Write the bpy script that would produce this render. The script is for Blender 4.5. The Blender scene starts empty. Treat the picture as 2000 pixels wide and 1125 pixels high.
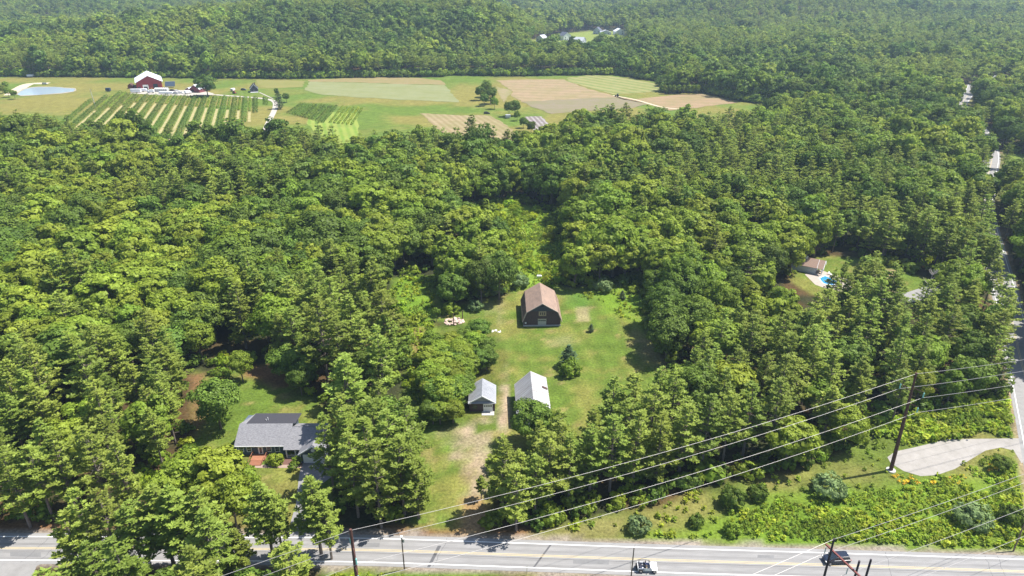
import bpy, bmesh, math, random
import numpy as np
from mathutils import Vector, Matrix, Euler
R = math.radians
random.seed(7)
rng = np.random.default_rng(11)
sc = bpy.context.scene
col = sc.collection

# ------------------------------------------------------------------ camera, sky, sun
CAM_H, PITCH, FPX = 98.0, 25.0, 1340.0
cam = bpy.data.cameras.new('camera')
cam.sensor_width = 36.0
cam.lens = FPX / 2000 * 36
cam.clip_start, cam.clip_end = 1.0, 20000
camo = bpy.data.objects.new('camera', cam)
camo.location = (0, 0, CAM_H)
camo.rotation_euler = (R(90 - PITCH), 0, 0)
col.objects.link(camo)
sc.camera = camo

SUN_EL, SUN_AZ = 60.0, 76.0            # azimuth clockwise from +Y (the view direction)
world = bpy.data.worlds.new('World')
sc.world = world
world.use_nodes = True
wn = world.node_tree.nodes
wl = world.node_tree.links
wn.clear()
sky = wn.new('ShaderNodeTexSky')
sky.sky_type = 'NISHITA'
sky.sun_disc = False
sky.sun_elevation = R(SUN_EL)
sky.sun_rotation = R(SUN_AZ)
sky.altitude = 100
bg = wn.new('ShaderNodeBackground')
bg.inputs['Strength'].default_value = 0.10
wo = wn.new('ShaderNodeOutputWorld')
wl.new(sky.outputs[0], bg.inputs[0])
wl.new(bg.outputs[0], wo.inputs[0])
sun = bpy.data.lights.new('sun', 'SUN')
sun.energy = 5.0
sun.angle = R(0.53)
sun.color = (1.0, 0.95, 0.87)
suno = bpy.data.objects.new('sun', sun)
sd = Vector((math.sin(R(SUN_AZ)) * math.cos(R(SUN_EL)), math.cos(R(SUN_AZ)) * math.cos(R(SUN_EL)), math.sin(R(SUN_EL))))
suno.rotation_euler = (-sd).to_track_quat('-Z', 'Y').to_euler()
suno.location = (0, 0, 300)
col.objects.link(suno)
sc.view_settings.view_transform = 'Standard'
sc.view_settings.look = 'None'
sc.view_settings.gamma = 1.0
sc.view_settings.exposure = 0.95
sc.view_settings.use_curve_mapping = False
sc.render.engine = 'CYCLES'
sc.cycles.max_bounces = 8
sc.cycles.diffuse_bounces = 5
sc.cycles.transmission_bounces = 3
sc.cycles.volume_bounces = 0
sc.cycles.caustics_reflective = False
sc.cycles.caustics_refractive = False

# ------------------------------------------------------------------ pixel <-> ground
ct, st = math.cos(R(PITCH)), math.sin(R(PITCH))
def at(px, py, z=0.0):
    """point at height z seen at photograph pixel (2000 x 1125)"""
    u, v = (px - 1000) / FPX, (py - 562.5) / FPX
    dy, dz = ct - v * st, -st - v * ct
    t = (z - CAM_H) / dz
    return Vector((u * t, dy * t, z))
def proj(x, y, z):
    k = CAM_H - z
    zc = y * ct + k * st
    return 1000 + FPX * x / zc, 562.5 + FPX * (k * ct - y * st) / zc, zc
def gp(pts):
    return [tuple(at(a, b)[:2]) for a, b in pts]

# ------------------------------------------------------------------ numpy noise
def vnoise(x, y, s=0):
    xi, yi = np.floor(x).astype(np.int64), np.floor(y).astype(np.int64)
    fx, fy = x - xi, y - yi
    fx, fy = fx * fx * (3 - 2 * fx), fy * fy * (3 - 2 * fy)
    def h(a, b):
        n = (a * 374761393 + b * 668265263 + s * 1442695041) & 0x7fffffff
        n = ((n ^ (n >> 13)) * 1274126177) & 0x7fffffff
        n = n ^ (n >> 16)
        return (n & 0xffff) / 65535.0
    a, b, c, d = h(xi, yi), h(xi + 1, yi), h(xi, yi + 1), h(xi + 1, yi + 1)
    return (a * (1 - fx) + b * fx) * (1 - fy) + (c * (1 - fx) + d * fx) * fy
def fbm(x, y, s=0, o=4):
    t, a, n = 0, 1.0, 0
    for i in range(o):
        t = t + a * vnoise(x * 2 ** i, y * 2 ** i, s + i)
        n += a
        a *= .5
    return t / n
def sstep(a, b, x):
    t = np.clip((x - a) / (b - a), 0, 1)
    return t * t * (3 - 2 * t)

def height(x, y):
    x = np.asarray(x, float); y = np.asarray(y, float)
    far = sstep(720, 1000, y)
    # main wooded hill behind the farm
    pr = sstep(712, 1060, y) * (1 - sstep(1100, 1420, y))
    sx = sstep(-760, -260, x) * (1 - sstep(-50, 60, x))
    h = pr * sx * (37 + 8 * (fbm(x / 160, y / 160, 3, 3) - .5))
    h = h + 4 * sstep(720, 900, y) * (1 - sstep(950, 1300, y)) * (1 - sx)
    # right hand rolling country
    rr = sstep(150, 420, x)
    h = h + rr * (sstep(1000, 1330, y) * 16 + sstep(1450, 1750, y) * 16)
    h = h + sstep(1250, 2400, y) * (fbm(x / 360, y / 360, 9, 3) - .35) * 60 * (1 - .4 * (1 - rr))
    h = h + sstep(2300, 4200, y) * (30 + 18 * fbm(x / 700, y / 700, 5, 2))
    for cx, cy, rx, ry, hh in ((430, 1330, 300, 75, 22), (760, 1640, 330, 90, 36), (330, 1900, 260, 120, 46), (1250, 1900, 400, 130, 50),
                               (-420, 1850, 420, 120, 34), (-950, 1500, 300, 110, 24), (-1300, 2300, 500, 150, 60), (60, 2350, 420, 140, 62), (950, 2600, 500, 160, 66), (-650, 2700, 500, 160, 72)):
        h = h + hh * np.exp(-((x - cx) / rx) ** 2 - ((y - cy) / ry) ** 2)
    h = h + far * (fbm(x / 120, y / 120, 7, 3) - .5) * 6 * sstep(900, 1300, y)
    return np.clip(h, 0, 100)
def at_terrain(px, py):
    o = Vector((0, 0, CAM_H))
    d = (at(px, py) - o) if py > -50 else None
    d.normalize()
    t = 100.0
    for i in range(6000):
        p = o + d * t
        if p.z <= float(height(p.x, p.y)):
            return Vector((p.x, p.y, float(height(p.x, p.y))))
        t += 1.0
    return p

# ------------------------------------------------------------------ materials
MATS = {}
def newmat(name):
    m = bpy.data.materials.new(name)
    m.use_nodes = True
    m.node_tree.nodes.clear()
    return m, m.node_tree.nodes, m.node_tree.links
def mat(name, c, rough=.7, metal=0.0, noise=.12, scale=3.0, bump=0.0, c2=None, spec=.3, stretch=None, alpha=None):
    if name in MATS:
        return MATS[name]
    m, n, l = newmat(name)
    out = n.new('ShaderNodeOutputMaterial')
    p = n.new('ShaderNodeBsdfPrincipled')
    l.new(p.outputs[0], out.inputs[0])
    p.inputs['Roughness'].default_value = rough
    p.inputs['Metallic'].default_value = metal
    p.inputs['Specular IOR Level'].default_value = spec
    tc = n.new('ShaderNodeTexCoord')
    mp = n.new('ShaderNodeMapping')
    if stretch: mp.inputs['Scale'].default_value = stretch
    l.new(tc.outputs['Object'], mp.inputs[0])
    nz = n.new('ShaderNodeTexNoise')
    nz.inputs['Scale'].default_value = scale
    nz.inputs['Detail'].default_value = 6
    nz.inputs['Roughness'].default_value = .65
    l.new(mp.outputs[0], nz.inputs['Vector'])
    rp = n.new('ShaderNodeValToRGB')
    rp.color_ramp.elements[0].position = .3
    rp.color_ramp.elements[1].position = .7
    a = c2 if c2 else tuple(x * (1 - noise) for x in c)
    b = c if c2 else tuple(x * (1 + noise) for x in c)
    rp.color_ramp.elements[0].color = (*a, 1)
    rp.color_ramp.elements[1].color = (*b, 1)
    l.new(nz.outputs[0], rp.inputs[0])
    l.new(rp.outputs[0], p.inputs['Base Color'])
    if bump:
        bm = n.new('ShaderNodeBump')
        bm.inputs['Strength'].default_value = bump
        bm.inputs['Distance'].default_value = .05
        l.new(nz.outputs[0], bm.inputs['Height'])
        l.new(bm.outputs[0], p.inputs['Normal'])
    MATS[name] = m
    return m
def leafmat(name, c, vary=.25, hue=.03, trans=.35, sat=1.0):
    if name in MATS: return MATS[name]
    m, n, l = newmat(name)
    out = n.new('ShaderNodeOutputMaterial')
    df = n.new('ShaderNodeBsdfDiffuse')
    tr = n.new('ShaderNodeBsdfTranslucent')
    gl = n.new('ShaderNodeBsdfGlossy'); gl.inputs['Roughness'].default_value = .55
    mx = n.new('ShaderNodeMixShader'); mx.inputs[0].default_value = trans
    mg = n.new('ShaderNodeMixShader'); mg.inputs[0].default_value = .012
    at_ = n.new('ShaderNodeAttribute'); at_.attribute_name = 'tone'
    oi = n.new('ShaderNodeObjectInfo')
    hs = n.new('ShaderNodeHueSaturation')
    hs.inputs['Color'].default_value = (*c, 1)
    hs.inputs['Saturation'].default_value = sat
    mr = n.new('ShaderNodeMapRange')
    mr.inputs['To Min'].default_value = .5 - hue; mr.inputs['To Max'].default_value = .5 + hue * .6
    l.new(oi.outputs['Random'], mr.inputs[0]); l.new(mr.outputs[0], hs.inputs['Hue'])
    ml = n.new('ShaderNodeMath'); ml.operation = 'MULTIPLY'; ml.inputs[1].default_value = 7.31
    fr = n.new('ShaderNodeMath'); fr.operation = 'FRACT'
    l.new(oi.outputs['Random'], ml.inputs[0]); l.new(ml.outputs[0], fr.inputs[0])
    mr2 = n.new('ShaderNodeMapRange')
    mr2.inputs['To Min'].default_value = 1 - vary; mr2.inputs['To Max'].default_value = 1 + vary
    l.new(fr.outputs[0], mr2.inputs[0])
    mm = n.new('ShaderNodeMath'); mm.operation = 'MULTIPLY'
    l.new(mr2.outputs[0], mm.inputs[0]); l.new(at_.outputs['Fac'], mm.inputs[1])
    l.new(mm.outputs[0], hs.inputs['Value'])
    for b in (df, tr): l.new(hs.outputs[0], b.inputs['Color'])
    l.new(df.outputs[0], mx.inputs[1]); l.new(tr.outputs[0], mx.inputs[2])
    l.new(mx.outputs[0], mg.inputs[1]); l.new(gl.outputs[0], mg.inputs[2])
    l.new(mg.outputs[0], out.inputs[0])
    MATS[name] = m
    return m
M = dict(
    pine=leafmat('pine_needles', (.225, .295, .050), .22, .016, .34),
    oak=leafmat('oak_leaves', (.122, .195, .028), .24, .015, .34),
    maple=leafmat('maple_leaves', (.195, .28, .030), .22, .018, .38),
    birch=leafmat('birch_leaves', (.245, .325, .036), .15, .018, .4),
    spruce=leafmat('spruce_needles', (.08, .13, .06), .2, .02, .25),
    olive=leafmat('silvery_leaves', (.19, .27, .10), .15, .01, .35),
    weed=leafmat('weed_leaves', (.34, .45, .035), .25, .03, .5),
    lime=leafmat('lime_leaves', (.26, .36, .04), .12, .02, .35),
    flower=leafmat('yellow_flowers', (.75, .48, .03), .15, .02, .3),
    bark=mat('bark', (.16, .13, .11), .9, noise=.35, scale=4),
    palebark=mat('pale_bark', (.34, .31, .28), .9, noise=.25, scale=4),
    deadwood=mat('dead_wood', (.36, .32, .29), .9, noise=.3, scale=4),
)

# ------------------------------------------------------------------ mesh builder
class MB:
    def __init__(s): s.v, s.f = [], []
    def add(s, vs, fs):
        o = len(s.v)
        s.v += [tuple(p) for p in vs]
        s.f += [tuple(i + o for i in f) for f in fs]
        return s
    def box(s, x0, x1, y0, y1, z0, z1):
        return s.add([(x0,y0,z0),(x1,y0,z0),(x1,y1,z0),(x0,y1,z0),(x0,y0,z1),(x1,y0,z1),(x1,y1,z1),(x0,y1,z1)],
                     [(0,3,2,1),(4,5,6,7),(0,1,5,4),(1,2,6,5),(2,3,7,6),(3,0,4,7)])
    def extrude_y(s, prof, y0, y1):
        """closed x,z outline (counter-clockwise seen from -Y) extruded along y"""
        n = len(prof)
        vs = [(a, y0, b) for a, b in prof] + [(a, y1, b) for a, b in prof]
        fs = [tuple(range(n)), tuple(range(2*n-1, n-1, -1))] + [(i, i+n, (i+1)%n+n, (i+1)%n) for i in range(n)]
        return s.add(vs, fs)
    def extrude_x(s, prof, x0, x1):
        n = len(prof)
        vs = [(x0, a, b) for a, b in prof] + [(x1, a, b) for a, b in prof]
        fs = [tuple(range(n-1, -1, -1)), tuple(range(n, 2*n))] + [(i, (i+1)%n, (i+1)%n+n, i+n) for i in range(n)]
        return s.add(vs, fs)
    def slab(s, a, b, c, d, t):
        """quad a b c d (counter-clockwise from above) with thickness t along its normal"""
        a, b, c, d = map(Vector, (a, b, c, d))
        nn = (b - a).cross(d - a).normalized() * t
        return s.add([a-nn, b-nn, c-nn, d-nn, a, b, c, d], [(0,3,2,1),(4,5,6,7),(0,1,5,4),(1,2,6,5),(2,3,7,6),(3,0,4,7)])
    def tube(s, pts, rs, seg=8, cap=True):
        pts = [Vector(p) for p in pts]
        if not hasattr(rs, '__len__'): rs = [rs] * len(pts)
        o = len(s.v)
        for i, p in enumerate(pts):
            d = (pts[min(i+1, len(pts)-1)] - pts[max(i-1, 0)]).normalized()
            a = Vector((0, 0, 1)) if abs(d.z) < .9 else Vector((1, 0, 0))
            u = d.cross(a).normalized(); w = d.cross(u)
            for k in range(seg):
                t = 2 * math.pi * k / seg
                s.v.append(tuple(p + (u * math.cos(t) + w * math.sin(t)) * rs[i]))
        for i in range(len(pts) - 1):
            for k in range(seg):
                k2 = (k + 1) % seg
                s.f.append((o+i*seg+k, o+i*seg+k2, o+(i+1)*seg+k2, o+(i+1)*seg+k))
        if cap:
            s.f.append(tuple(o + k for k in range(seg-1, -1, -1)))
            s.f.append(tuple(o + (len(pts)-1)*seg + k for k in range(seg)))
        return s
    def cyl(s, c, axis, r, h, seg=12):
        c = Vector(c); a = Vector(axis).normalized() * h / 2
        return s.tube([c - a, c + a], r, seg)
    def poly(s, pts, z):
        return s.add([(p[0], p[1], z) for p in pts], [tuple(range(len(pts)))])
    def mesh(s, name, m):
        me = bpy.data.meshes.new(name)
        me.from_pydata(s.v, [], s.f)
        if m: me.materials.append(m)
        me.update()
        return me
    def build(s, name, m, parent=None, bevel=0):
        o = bpy.data.objects.new(name, s.mesh(name, m))
        col.objects.link(o)
        if parent: o.parent = parent
        if bevel:
            b = o.modifiers.new('bevel', 'BEVEL'); b.width = bevel; b.segments = 2; b.limit_method = 'ANGLE'
        return o
def tag(o, label=None, cat=None, group=None, kind=None):
    if label: o['label'] = label
    if cat: o['category'] = cat
    if group: o['group'] = group
    if kind: o['kind'] = kind
    return o
def empty(name, loc, rz=0, label=None, cat=None, group=None):
    o = bpy.data.objects.new(name, None)
    o.empty_display_size = .5
    o.location = loc
    o.rotation_euler = (0, 0, rz)
    col.objects.link(o)
    return tag(o, label, cat, group)
def copy_tree(o, parent=None):
    c = o.copy(); col.objects.link(c)
    if parent: c.parent = parent
    for ch in list(o.children): copy_tree(ch, c)
    return c

# ------------------------------------------------------------------ foliage generators (numpy)
def unit(v): return v / (np.linalg.norm(v, axis=-1, keepdims=True) + 1e-9)
def cards_mesh(name, C, U, V, tone, m, extra=None):
    """rhombic leaf sprays: centre C, half axes U and V; extra = MB for wood, appended with second material"""
    n = len(C)
    vs = np.empty((n, 4, 3)); vs[:, 0] = C - U; vs[:, 1] = C + V; vs[:, 2] = C + U; vs[:, 3] = C - V
    vs = vs.reshape(-1, 3)
    ev, ef, em = [], [], None
    if extra is not None: ev, ef, em = extra[0].v, extra[0].f, extra[1]
    nv = 4 * n + len(ev)
    me = bpy.data.meshes.new(name)
    me.vertices.add(nv)
    allv = vs if not ev else np.vstack([vs, np.array(ev)])
    me.vertices.foreach_set('co', allv.astype(np.float32).ravel())
    li = np.arange(4 * n)
    sizes = np.full(n, 4)
    if ef:
        li = np.concatenate([li, np.concatenate([np.array(f) + 4 * n for f in ef])])
        sizes = np.concatenate([sizes, [len(f) for f in ef]])
    starts = np.concatenate([[0], np.cumsum(sizes)[:-1]])
    me.loops.add(len(li)); me.polygons.add(len(sizes))
    me.loops.foreach_set('vertex_index', li.astype(np.int32))
    me.polygons.foreach_set('loop_start', starts.astype(np.int32))
    me.polygons.foreach_set('loop_total', sizes.astype(np.int32))
    me.materials.append(m)
    if ef:
        me.materials.append(em)
        mi = np.zeros(len(sizes), np.int32); mi[n:] = 1
        me.polygons.foreach_set('material_index', mi)
    at_ = me.attributes.new('tone', 'FLOAT', 'POINT')
    t = np.ones(nv, np.float32); t[:4 * n] = np.repeat(tone, 4)
    at_.data.foreach_set('value', t)
    me.update()
    return me
def broad_cards(H, Rc, nl, per, size, rg, base=.28, lobe=.36, droop=.1):
    """crown made of leafy lobes"""
    zc = H * (base + 1) / 2; rz = H * (1 - base) / 2
    g = rg.normal(size=(nl * 3, 3)); g = unit(g)
    g = g[g[:, 2] > -.55][:nl]
    rr = rg.uniform(.55, .92, (len(g), 1))
    L = g * rr * np.array([Rc, Rc, rz]) * rg.uniform(.82, 1.12, (len(g), 1))
    L[:, :2] *= (1 - .25 * np.clip(-L[:, 2:3] / rz, 0, 1))
    lr = Rc * lobe * rg.uniform(.65, 1.25, len(g))
    d = unit(rg.normal(size=(len(g), per, 3)) + unit(L)[:, None, :] * .85 + np.array([0, 0, .35]))
    P = L[:, None, :] + d * lr[:, None, None] * rg.uniform(.55, 1.05, (len(g), per, 1)) * np.array([1, 1, .72])
    C = P.reshape(-1, 3); N = unit(d.reshape(-1, 3) * .8 + unit(C) * .45 + rg.normal(size=C.shape) * .38)
    C = C + np.array([0, 0, zc])
    a = unit(rg.normal(size=C.shape)); U = unit(np.cross(N, a)); V = np.cross(N, U)
    s = size * rg.uniform(.6, 1.3, (len(C), 1))
    tone = (rg.uniform(.78, 1.22, len(C)) * np.repeat(rg.uniform(.85, 1.15, len(g)), per))
    return C, U * s * .62, V * s * .42, tone
def pine_cards(H, Rc, nw, nb, nt, nc, size, rg, z0=.3, wood=None, flat=.35, taper=.75):
    Cs, Us, Vs, T = [], [], [], []
    lean = rg.normal(size=2) * .015 * H
    for w in range(nw):
        f = (w + rg.uniform(-.3, .3)) / (nw - 1); f = min(max(f, 0), 1)
        z = H * (z0 + (1 - z0) * f * .985)
        prof = (1 - f) ** taper * (.62 + .38 * min(1, f / .22)) + .05
        n = max(3, int(round(nb * (1 - .35 * f))))
        a0 = rg.uniform(0, 6.28)
        for b in range(n):
            if rg.uniform() < .13: continue
            a = a0 + 6.283 * b / n + rg.normal() * .25
            L = Rc * prof * rg.uniform(.5, 1.32)
            rise = L * rg.uniform(.02, .30) + f * L * .35
            dirv = np.array([math.cos(a), math.sin(a), 0])
            side = np.array([-math.sin(a), math.cos(a), 0])
            cx = np.array([lean[0] * z / H, lean[1] * z / H, z])
            if wood is not None and L > 1:
                wood.tube([cx, cx + dirv * L * .55 + np.array([0, 0, rise * .3]), cx + dirv * L * .9 + np.array([0, 0, rise])], [.05 + L * .008, .04, .015], 3, False)
            k = max(2, int(round(nt * L / Rc + 1)))
            s_ = rg.uniform(.38, 1.02, k); s_[-1] = 1
            lat = rg.uniform(-.36, .36, k) * L * (1.15 - s_) * 1.5
            lat[-1] *= .3
            tc = cx + dirv * (s_ * L)[:, None] + side * lat[:, None] + np.array([0, 0, 1.0]) * (rise * s_ ** 1.6)[:, None]
            d = rg.normal(size=(k, nc, 3)); d[..., 2] = np.abs(d[..., 2]) * flat + .12
            d = unit(d + dirv * .55)
            ln = size * rg.uniform(.7, 1.25, (k, nc, 1))
            Cc = tc[:, None, :] + d * ln * .7
            up = np.array([0, 0, 1.0]) + rg.normal(size=d.shape) * .35
            v = unit(np.cross(d, up))
            Cs.append(Cc.reshape(-1, 3)); Us.append((d * ln * .62).reshape(-1, 3)); Vs.append((v * ln * .27).reshape(-1, 3))
            T.append(np.repeat(rg.uniform(.85, 1.18, k), nc) * rg.uniform(.85, 1.15, k * nc))
    # leader
    return np.vstack(Cs), np.vstack(Us), np.vstack(Vs), np.concatenate(T)
def trunk_mb(H, r, top=.95, limbs=0, Rc=3, rg=None, base=.3):
    b = MB()
    pts = [(0, 0, -.3)]
    for i in range(1, 6):
        pts.append((rg.normal() * .06 * i * .5, rg.normal() * .06 * i * .5, H * top * i / 5))
    b.tube(pts, [r * 1.25, r, r * .8, r * .6, r * .38, r * .1], 7)
    for i in range(limbs):
        a = 6.283 * i / limbs + rg.uniform(-.4, .4); z = H * rg.uniform(base * .8, base + .3)
        e = Vector((math.cos(a) * Rc * .65, math.sin(a) * Rc * .65, z + Rc * rg.uniform(.5, .9)))
        s = Vector((0, 0, z))
        b.tube([s, s.lerp(e, .5) + Vector((0, 0, -.2)), e], [r * .4, r * .25, r * .08], 5, False)
    return b

# prototypes: (crown mesh, trunk mesh, height, radius)
PINES, BROAD, SHRUB = [], [], []
pspec = [(20, 4.4, .26, .75), (19, 3.9, .34, .8), (21, 4.9, .30, .65), (18, 3.6, .42, .7), (17, 4.0, .18, .85), (20, 4.6, .38, .6)]
for i, (H, Rc, z0, tp) in enumerate(pspec):
    rg = np.random.default_rng(100 + i)
    t = trunk_mb(H, .26, .97, 0, Rc, rg)
    for k in range(10):            # dead stubs below the crown
        a = rg.uniform(0, 6.28); z = H * rg.uniform(.1, z0); L = rg.uniform(.6, 2.2)
        t.tube([(0, 0, z), (math.cos(a) * L, math.sin(a) * L, z + rg.uniform(-.3, .3))], [.04, .015], 3, False)
    C, U, V, T = pine_cards(H, Rc * 1.02, 14, 6, 12, 8, .54, rg, z0, t, flat=.16, taper=tp * 1.08)
    PINES.append((cards_mesh('crown', C, U, V, T, M['pine']), t.mesh('trunk', M['bark']), H, Rc))
bspec = [(14, 4.6, 'oak', .16), (15, 4.9, 'maple', .2), (13, 4.1, 'maple', .18), (14, 4.2, 'birch', .2), (16, 5.4, 'oak', .22), (12, 3.6, 'birch', .15), (15, 4.0, 'maple', .25), (13, 5.0, 'oak', .14)]
for i, (H, Rc, mk, ba) in enumerate(bspec):
    rg = np.random.default_rng(200 + i)
    t = trunk_mb(H, .24, .8, 6, Rc, rg, ba)
    C, U, V, T = broad_cards(H, Rc, 64 if mk != 'birch' else 56, 110, .5, rg, ba, .36 if mk != 'birch' else .3)
    BROAD.append((cards_mesh('crown', C, U, V, T, M[mk]), t.mesh('trunk', M['bark']), H, Rc, mk))
for i, mk in enumerate(['olive', 'maple', 'oak', 'lime', 'birch']):
    rg = np.random.default_rng(300 + i)
    C, U, V, T = broad_cards(2.4, 1.7, 34, 42, .30, rg, -.15, .34)
    t = trunk_mb(1.6, .06, .8, 4, 1.2, rg, .1)
    SHRUB.append((cards_mesh('crown', C, U, V, T, M[mk]), t.mesh('trunk', M['bark']), 2.4, 1.7, mk))
rg = np.random.default_rng(400)
t = trunk_mb(9, .15, .97, 0, 2, rg)
C, U, V, T = pine_cards(9, 2.6, 20, 8, 4, 7, .42, rg, .05, t, .2, .95)
SPRUCE = (cards_mesh('crown', C, U, V, T, M['spruce']), t.mesh('trunk', M['bark']), 9, 2.6)

# far / mass prototypes live in collections that are instanced by geometry nodes
def lib(name, meshes):
    c = bpy.data.collections.new(name)
    for i, me in enumerate(meshes):
        o = bpy.data.objects.new('%s_%02d' % (name, i), me)
        c.objects.link(o)
    return c
def join_mesh(C, U, V, T, m, tm, tmat):
    return cards_mesh('mass_tree', C, U, V, T, m, (tm, tmat))
mass_p, mass_b = [], []
for i, (H, Rc, z0, tp) in enumerate(pspec[:5]):                                   # 0-4 mid pines
    rg = np.random.default_rng(500 + i); t = trunk_mb(H, .26, .97, 0, Rc, rg)
    mass_p.append(join_mesh(*pine_cards(H, Rc * 1.04, 12, 6, 8, 6, .74, rg, z0 + .05, t, flat=.16, taper=tp * 1.05), M['pine'], t, M['bark']))
for i, (H, Rc, z0, tp) in enumerate(pspec[:4]):                                   # 5-8 far pines
    rg = np.random.default_rng(520 + i); t = trunk_mb(H, .26, .97, 0, Rc, rg)
    mass_p.append(join_mesh(*pine_cards(H, Rc * 1.2, 9, 5, 5, 5, 1.15, rg, z0 + .1, None, flat=.25, taper=tp * .75), M['pine'], t, M['bark']))
for i, (H, Rc, mk, ba) in enumerate(bspec):                                       # 0-7 mid broadleaf
    rg = np.random.default_rng(540 + i); t = trunk_mb(H, .24, .8, 4, Rc, rg, ba)
    mass_b.append(join_mesh(*broad_cards(H, Rc, 48, 56, .72, rg, ba, .36), M[mk], t, M['bark']))
for i, (H, Rc, mk, ba) in enumerate(bspec[:6]):                                   # 8-13 far broadleaf
    rg = np.random.default_rng(560 + i); t = trunk_mb(H, .24, .8, 0, Rc, rg, ba)
    mass_b.append(join_mesh(*broad_cards(H, Rc, 28, 26, 1.15, rg, ba, .38), M[mk], t, M['bark']))
LP, LB = lib('mass_pine', mass_p), lib('mass_broadleaf', mass_b)
und = []
for i, mk in enumerate(['maple', 'oak', 'birch', 'weed']):
    rg = np.random.default_rng(580 + i)
    C, U, V, T = broad_cards(2.2, 1.6, 16, 16, .5, rg, -.1, .42)
    und.append(cards_mesh('mass_shrub', C, U, V, T, M[mk]))
LU = lib('mass_shrub', und)
wd = []
for i, mk in enumerate(['weed', 'weed', 'maple', 'flower', 'olive', 'birch']):
    rg = np.random.default_rng(590 + i)
    n = 26
    a = rg.uniform(0, 6.28, n); r = rg.uniform(.05, .55, n); z = rg.uniform(.15, .75, n) * (1.1 if mk != 'flower' else 1.2)
    C = np.stack([np.cos(a) * r, np.sin(a) * r, z], 1)
    N = unit(np.stack([np.cos(a) * .5, np.sin(a) * .5, np.ones(n)], 1) + rg.normal(size=(n, 3)) * .55)
    U = unit(np.cross(N, rg.normal(size=(n, 3)))); V = np.cross(N, U)
    s = rg.uniform(.14, .32, (n, 1)) * (.7 if mk == 'flower' else 1)
    wd.append(cards_mesh('mass_weed', C, U * s, V * s * .6, rg.uniform(.75, 1.25, n), M[mk]))
LW = lib('mass_weed', wd)

def scatter_object(name, coll, pts, proto, rz, scl, label, cat='trees', tilt=.04):
    me = bpy.data.meshes.new(name)
    n = len(pts)
    me.vertices.add(n)
    me.vertices.foreach_set('co', np.asarray(pts, np.float32).ravel())
    a = me.attributes.new('proto', 'INT', 'POINT'); a.data.foreach_set('value', np.asarray(proto, np.int32))
    a = me.attributes.new('rot', 'FLOAT_VECTOR', 'POINT')
    rr = np.stack([rng.normal(size=n) * tilt, rng.normal(size=n) * tilt, rz], 1).astype(np.float32)
    a.data.foreach_set('vector', rr.ravel())
    a = me.attributes.new('scl', 'FLOAT_VECTOR', 'POINT')
    scl = np.asarray(scl)
    if scl.ndim == 1: scl = np.stack([scl * rng.uniform(.88, 1.12, n), scl * rng.uniform(.88, 1.12, n), scl], 1)
    a.data.foreach_set('vector', scl.astype(np.float32).ravel())
    o = bpy.data.objects.new(name, me)
    col.objects.link(o)
    g = bpy.data.node_groups.new(name + '_nodes', 'GeometryNodeTree')
    g.interface.new_socket('Geometry', in_out='INPUT', socket_type='NodeSocketGeometry')
    g.interface.new_socket('Geometry', in_out='OUTPUT', socket_type='NodeSocketGeometry')
    N, L = g.nodes, g.links
    gi, go = N.new('NodeGroupInput'), N.new('NodeGroupOutput')
    ci = N.new('GeometryNodeCollectionInfo'); ci.inputs['Collection'].default_value = coll
    ci.inputs['Separate Children'].default_value = True; ci.inputs['Reset Children'].default_value = True
    ip = N.new('GeometryNodeInstanceOnPoints'); ip.inputs['Pick Instance'].default_value = True
    def na(nm, ty):
        q = N.new('GeometryNodeInputNamedAttribute'); q.data_type = ty; q.inputs['Name'].default_value = nm
        return q.outputs['Attribute']
    er = N.new('FunctionNodeEulerToRotation')
    L.new(gi.outputs[0], ip.inputs['Points']); L.new(ci.outputs[0], ip.inputs['Instance'])
    L.new(na('proto', 'INT'), ip.inputs['Instance Index'])
    L.new(na('rot', 'FLOAT_VECTOR'), er.inputs[0]); L.new(er.outputs[0], ip.inputs['Rotation'])
    L.new(na('scl', 'FLOAT_VECTOR'), ip.inputs['Scale'])
    L.new(ip.outputs[0], go.inputs[0])
    md = o.modifiers.new('scatter', 'NODES'); md.node_group = g
    return tag(o, label, cat, kind='stuff')

# ------------------------------------------------------------------ site plan (polygons traced on the ground plane)
def inpoly(x, y, poly):
    p = np.asarray(poly); r = np.zeros(x.shape, bool); n = len(p)
    j = n - 1
    for i in range(n):
        xi, yi, xj, yj = p[i, 0], p[i, 1], p[j, 0], p[j, 1]
        if yi != yj:
            c = ((yi > y) != (yj > y)) & (x < (xj - xi) * (y - yi) / (yj - yi) + xi)
            r ^= c
        j = i
    return r
def sdist(x, y, poly, closed=True):
    p = np.asarray(poly, float); d = np.full(x.shape, 1e9); n = len(p)
    for i in range(n if closed else n - 1):
        a, b = p[i], p[(i + 1) % n]; e = b - a
        t = np.clip(((x - a[0]) * e[0] + (y - a[1]) * e[1]) / (e @ e + 1e-9), 0, 1)
        d = np.minimum(d, np.hypot(x - a[0] - t * e[0], y - a[1] - t * e[1]))
    return np.where(inpoly(x, y, poly), -d, d) if closed else d
def smooth_line(pts, n=12):
    P = [Vector((*p, 0)) if len(p) == 2 else Vector(p) for p in pts]; out = []
    for i in range(len(P) - 1):
        p0, p1, p2, p3 = P[max(i-1, 0)], P[i], P[i+1], P[min(i+2, len(P)-1)]
        for k in range(n):
            t = k / n
            out.append(.5 * ((2*p1) + (p2-p0)*t + (2*p0-5*p1+4*p2-p3)*t*t + (3*p1-p0-3*p2+p3)*t**3))
    out.append(P[-1])
    return out

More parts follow.
